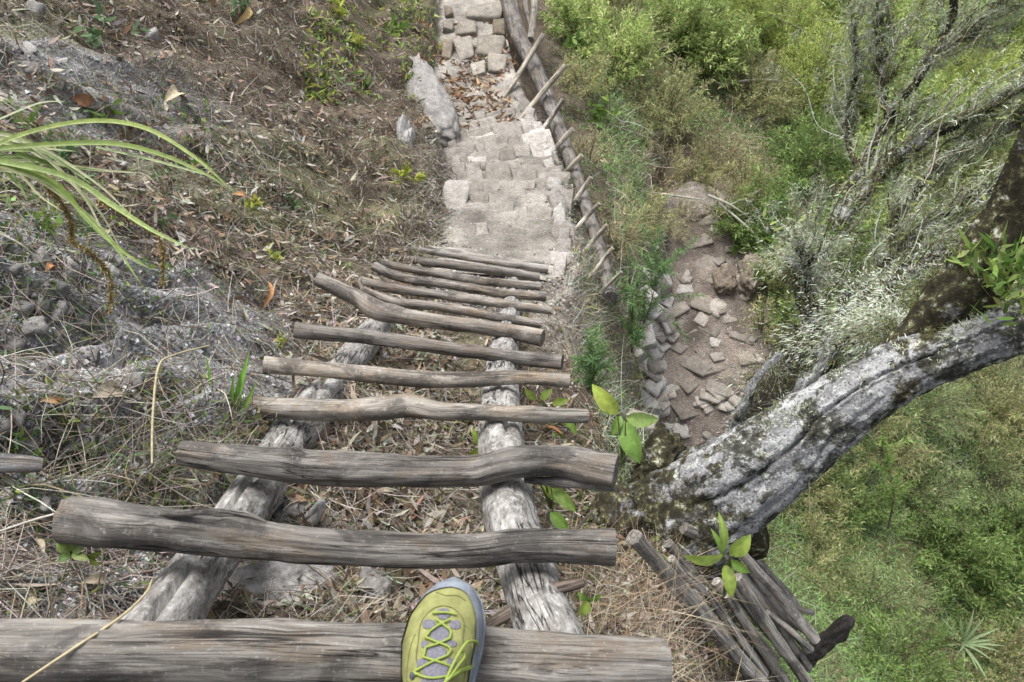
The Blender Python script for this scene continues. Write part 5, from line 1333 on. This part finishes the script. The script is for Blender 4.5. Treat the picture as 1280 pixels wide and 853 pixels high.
pebbles(7000, (780, 240, 1000, 640), (.006, .03), 'rubble strewn on the lower path', lambda p: grid_lookup(d2, p[:, 0], p[:, 1]) < 1.4, ((.28, .25, .22), (.2, .175, .15), (.38, .36, .34), (.14, .12, .1)))
# russet leaves drifted on the far part of the path
px, py, p = pick(1500, (520, 30, 640, 165)); n = len(p); dr, nn = tangent(p, .5)
k = clumpy(p, 3.5, 61, -.15); p, dr, nn = p[k] + nn[k] * .02, dr[k], nn[k]; n = len(p)
tag(ribbons(MB(), p, dr, rdir(n) * .5, rng.uniform(.04, .09, n), rng.uniform(.015, .03, n), mixcol(n, [(.26, .15, .085), (.2, .12, .07), (.36, .27, .18), (.14, .09, .06)]), 3, LEAF).build('fallen_leaves', M['litter']), 'russet fallen leaves drifted on the far end of the path', kind='stuff')
# dry tawny grass hanging over the pole heap
px, py, p = pick(1250, (705, 700, 850, 900)); n = len(p)
tag(ribbons(MB(), p, nrm(rng.normal(size=(n, 3)) * .7 + np.array([.35, .1, .45])), rdir(n) * .2 + np.array([.1, 0, -.35]), rng.uniform(.08, .32, n), rng.uniform(.001, .0024, n), mixcol(n, [(.40, .31, .2), (.34, .25, .16), (.5, .43, .32), (.26, .18, .11), (.45, .4, .33)]), 4).build('dry_grass', M['litter']), 'tawny dry grass hanging over the top of the pole heap', kind='stuff')
px, py, p = pick(900, (90, 520, 300, 640)); n = len(p)
tag(ribbons(MB(), p, nrm(rng.normal(size=(n, 3)) * .8 + np.array([.1, .1, .35])), rdir(n) * .25 + np.array([0, 0, -.25]), rng.uniform(.06, .2, n), rng.uniform(.0012, .0024, n), mixcol(n, STRAW + [(.3, .34, .14)]), 4).build('dry_grass', M['litter']), 'tuft of dry straw above the left end of the second rung', kind='stuff')
# grass and weeds over the slope to the right
RBX = (680, -120, 1480, 1000)
off_dark = lambda p, px, py: (p[:, 0] > .9) & ~((grid_lookup(d2, p[:, 0], p[:, 1]) < 1.5))
def slope(name, n, L, w, cols, label, mat='grass', rise=.8, seg=3, prof=None, keep=off_dark, bend=-.35, box=RBX):
    px, py, p = pick(n, box); k = keep(p, px, py) & ~on_path(p); p = p[k]; n = len(p)
    cl = fbm(np.stack([p[:, 0] * 1.6, p[:, 1] * 1.6, p[:, 2] * 0], -1), 71, 3)
    dr = nrm(rng.normal(size=(n, 3)) * .6 + np.array([0, 0, rise]))
    c = mixcol(n, cols) * (1 + .3 * cl[:, None]) * np.array([.76, 1.0, .84])
    br = (cl < -.25) & (rng.random(n) < .4)
    c[br] = mixcol(int(br.sum()), [(.3, .25, .14), (.34, .31, .19), (.24, .2, .12)])
    mb = ribbons(MB(), p, dr, rdir(n) * .2 + np.array([0, 0, bend]), rng.uniform(*L, n), rng.uniform(*w, n), np.clip(c, .01, .8), seg, prof)
    return tag(mb.build(name, M[mat]), label, kind='stuff')
TURF = [(.31, .39, .15), (.38, .44, .19), (.24, .32, .11), (.44, .45, .26), (.38, .35, .22)]
slope('grass', 110000, (.08, .26), (.004, .009), TURF, 'olive grass over the whole slope on the right')
slope('weeds', 150000, (.035, .08), (.009, .018), [(.30, .38, .15), (.36, .43, .19), (.21, .30, .1), (.42, .45, .26), (.3, .26, .15)], 'leafy weeds mixed into the grass slope', 'leaf', .5, 3, LEAF)
slope('dry_grass', 20000, (.15, .5), (.003, .006), STRAW, 'dry stalks standing in the grass slope', 'litter', .7, keep=lambda p, px, py: (p[:, 0] > .5) & ~((grid_lookup(d2, p[:, 0], p[:, 1]) < 1.2)) & clumpy(p, 1.2, 33, -.2))
slope('dry_grass', 17000, (.06, .25), (.002, .005), STRAW + TWIGC, 'dry grass on the bank between the ladder and the lower path', 'litter', .6, keep=lambda p, px, py: (p[:, 0] > .35) & (p[:, 0] < 1.9), box=(640, -60, 880, 640))
slope('weeds', 15000, (.03, .07), (.008, .018), [(.2, .27, .06), (.3, .34, .09), (.14, .2, .05)], 'green weeds on the bank between the ladder and the lower path', 'leaf', .6, 3, LEAF, keep=lambda p, px, py: (p[:, 0] > .4) & (p[:, 0] < 1.9) & clumpy(p, 3, 39, -.05), box=(640, -60, 890, 640))

# big dead leaves that catch the eye
for px, py, ln, wd, ang, col, lab in ((215, 128, 40, 17, 1.2, (.45, .38, .27), 'large pale curled dead leaf high on the brown bank'), (330, 372, 46, 9, 1.5, (.36, .2, .1), 'long orange-brown dead leaf left of the forked rung'), (62, 345, 30, 10, 1.1, (.36, .17, .08), 'rust coloured dead leaf on the grey rock'),
        (135, 500, 46, 26, .6, (.30, .26, .2), 'crumpled grey-brown dead leaf beside the grey face'), (72, 505, 28, 9, .2, (.4, .24, .12), 'orange dead leaf with a pale tip near the left edge'), (112, 640, 40, 9, 2.9, (.42, .35, .24), 'pale dead leaf above the left end of the second rung'), (48, 690, 36, 10, 1.8, (.4, .34, .25), 'narrow dead leaf left of the green rosette'),
        (120, 735, 40, 16, .5, (.36, .3, .22), 'broad dead leaf lying between the two nearest rungs'), (42, 760, 20, 16, 1.0, (.44, .4, .26), 'round pale dead leaf at the left above the nearest rung'), (105, 125, 26, 16, .3, (.3, .16, .09), 'rusty dead leaf below the rock corner'), (300, 20, 40, 10, 1.4, (.42, .3, .14), 'tawny dead leaf at the top edge of the bank'), (265, 12, 36, 9, 1.7, (.34, .2, .12), 'brown dead leaf at the top edge of the bank'),
        (395, 470, 30, 12, .4, (.4, .36, .3), 'grey dead leaf under the left end of the fifth rung'), (300, 250, 24, 9, .3, (.36, .2, .1), 'small rusty leaf right of the strap leaf tips'), (690, 545, 34, 7, 2.5, (.3, .14, .07), 'reddish dead leaf under the right end of the fourth rung'), (480, 620, 30, 10, .5, (.38, .32, .24), 'pale dead leaf between the second and third rungs')):
    g = G(px, py, .012); d = float(gdepth(px, py)); nn = HN(g[0:1], g[1:2])[0]
    t1 = nrm(np.cross(nn, [0, 1, 0])); t2 = np.cross(nn, t1)
    dr = t1 * math.cos(ang) + t2 * math.sin(ang)
    L = ln * d / FPX
    mb = leaf_geo(MB(), g - dr * L / 2 + nn * .006, g + dr * L / 2 + nn * .012, wd * d / FPX, rng.uniform(.12, .3), rng.uniform(.3, .8), col, nn + rng.normal(size=3) * .2, None, 14)
    tag(mb.build('dead_leaf', M['litter']), lab, 'leaf', 'large dead leaves on the ground')

# greenery round the strap plant, at the head of the bank and along the left of the path
anyw = lambda p, px, py: clumpy(p, 3.5, 77, -.1)
scatter_ribbons('green_leaves', 1300, (-60, 130, 270, 345), (.02, .05), (.010, .024), HB + HG, 'small green leaves growing round the strap plant', 'broad', .9, 3, LEAF, anyw, .3)
scatter_ribbons('green_leaves', 2200, (380, -60, 545, 130), (.03, .09), (.010, .024), HG + HY, 'green weeds at the head of the bank beside the far path', 'broad', .9, 3, LEAF, anyw, .3)
scatter_ribbons('dry_grass', 2500, (500, 120, 570, 330), (.05, .16), (.002, .005), STRAW, 'dry grass leaning over the left edge of the path', lift=1.0, keep=None)
scatter_ribbons('dry_grass', 1800, (690, 300, 790, 470), (.05, .2), (.0015, .004), STRAW, 'dry grass leaning over the edge beside the foot of the ladder', lift=1.0, keep=None)

# loose rocks bedded in the bank, pieces of the hillside
_gr = bpy.data.objects['ground']
for k_ in range(75):
    px, py = random.choice(((40, 420), (60, 340), (20, 600), (60, 80), (130, 470), (450, 650), (20, 500), (60, 430)))
    px += random.gauss(0, 70); py += random.gauss(0, 60)
    if px > 520: continue
    g = G(px, py); d = float(gdepth(px, py)); z_ = random.uniform(7, 26) * d / FPX
    f = random.uniform(.5, 1.15)
    stone(_gr, g + np.array([0, 0, z_ * .05]), (z_ * random.uniform(.7, 1.4), z_, z_ * random.uniform(.5, .8)), random.uniform(0, 3), ROCKS, (random.uniform(-.4, .4), random.uniform(-.4, .4)), (f, f, f), 'rock')
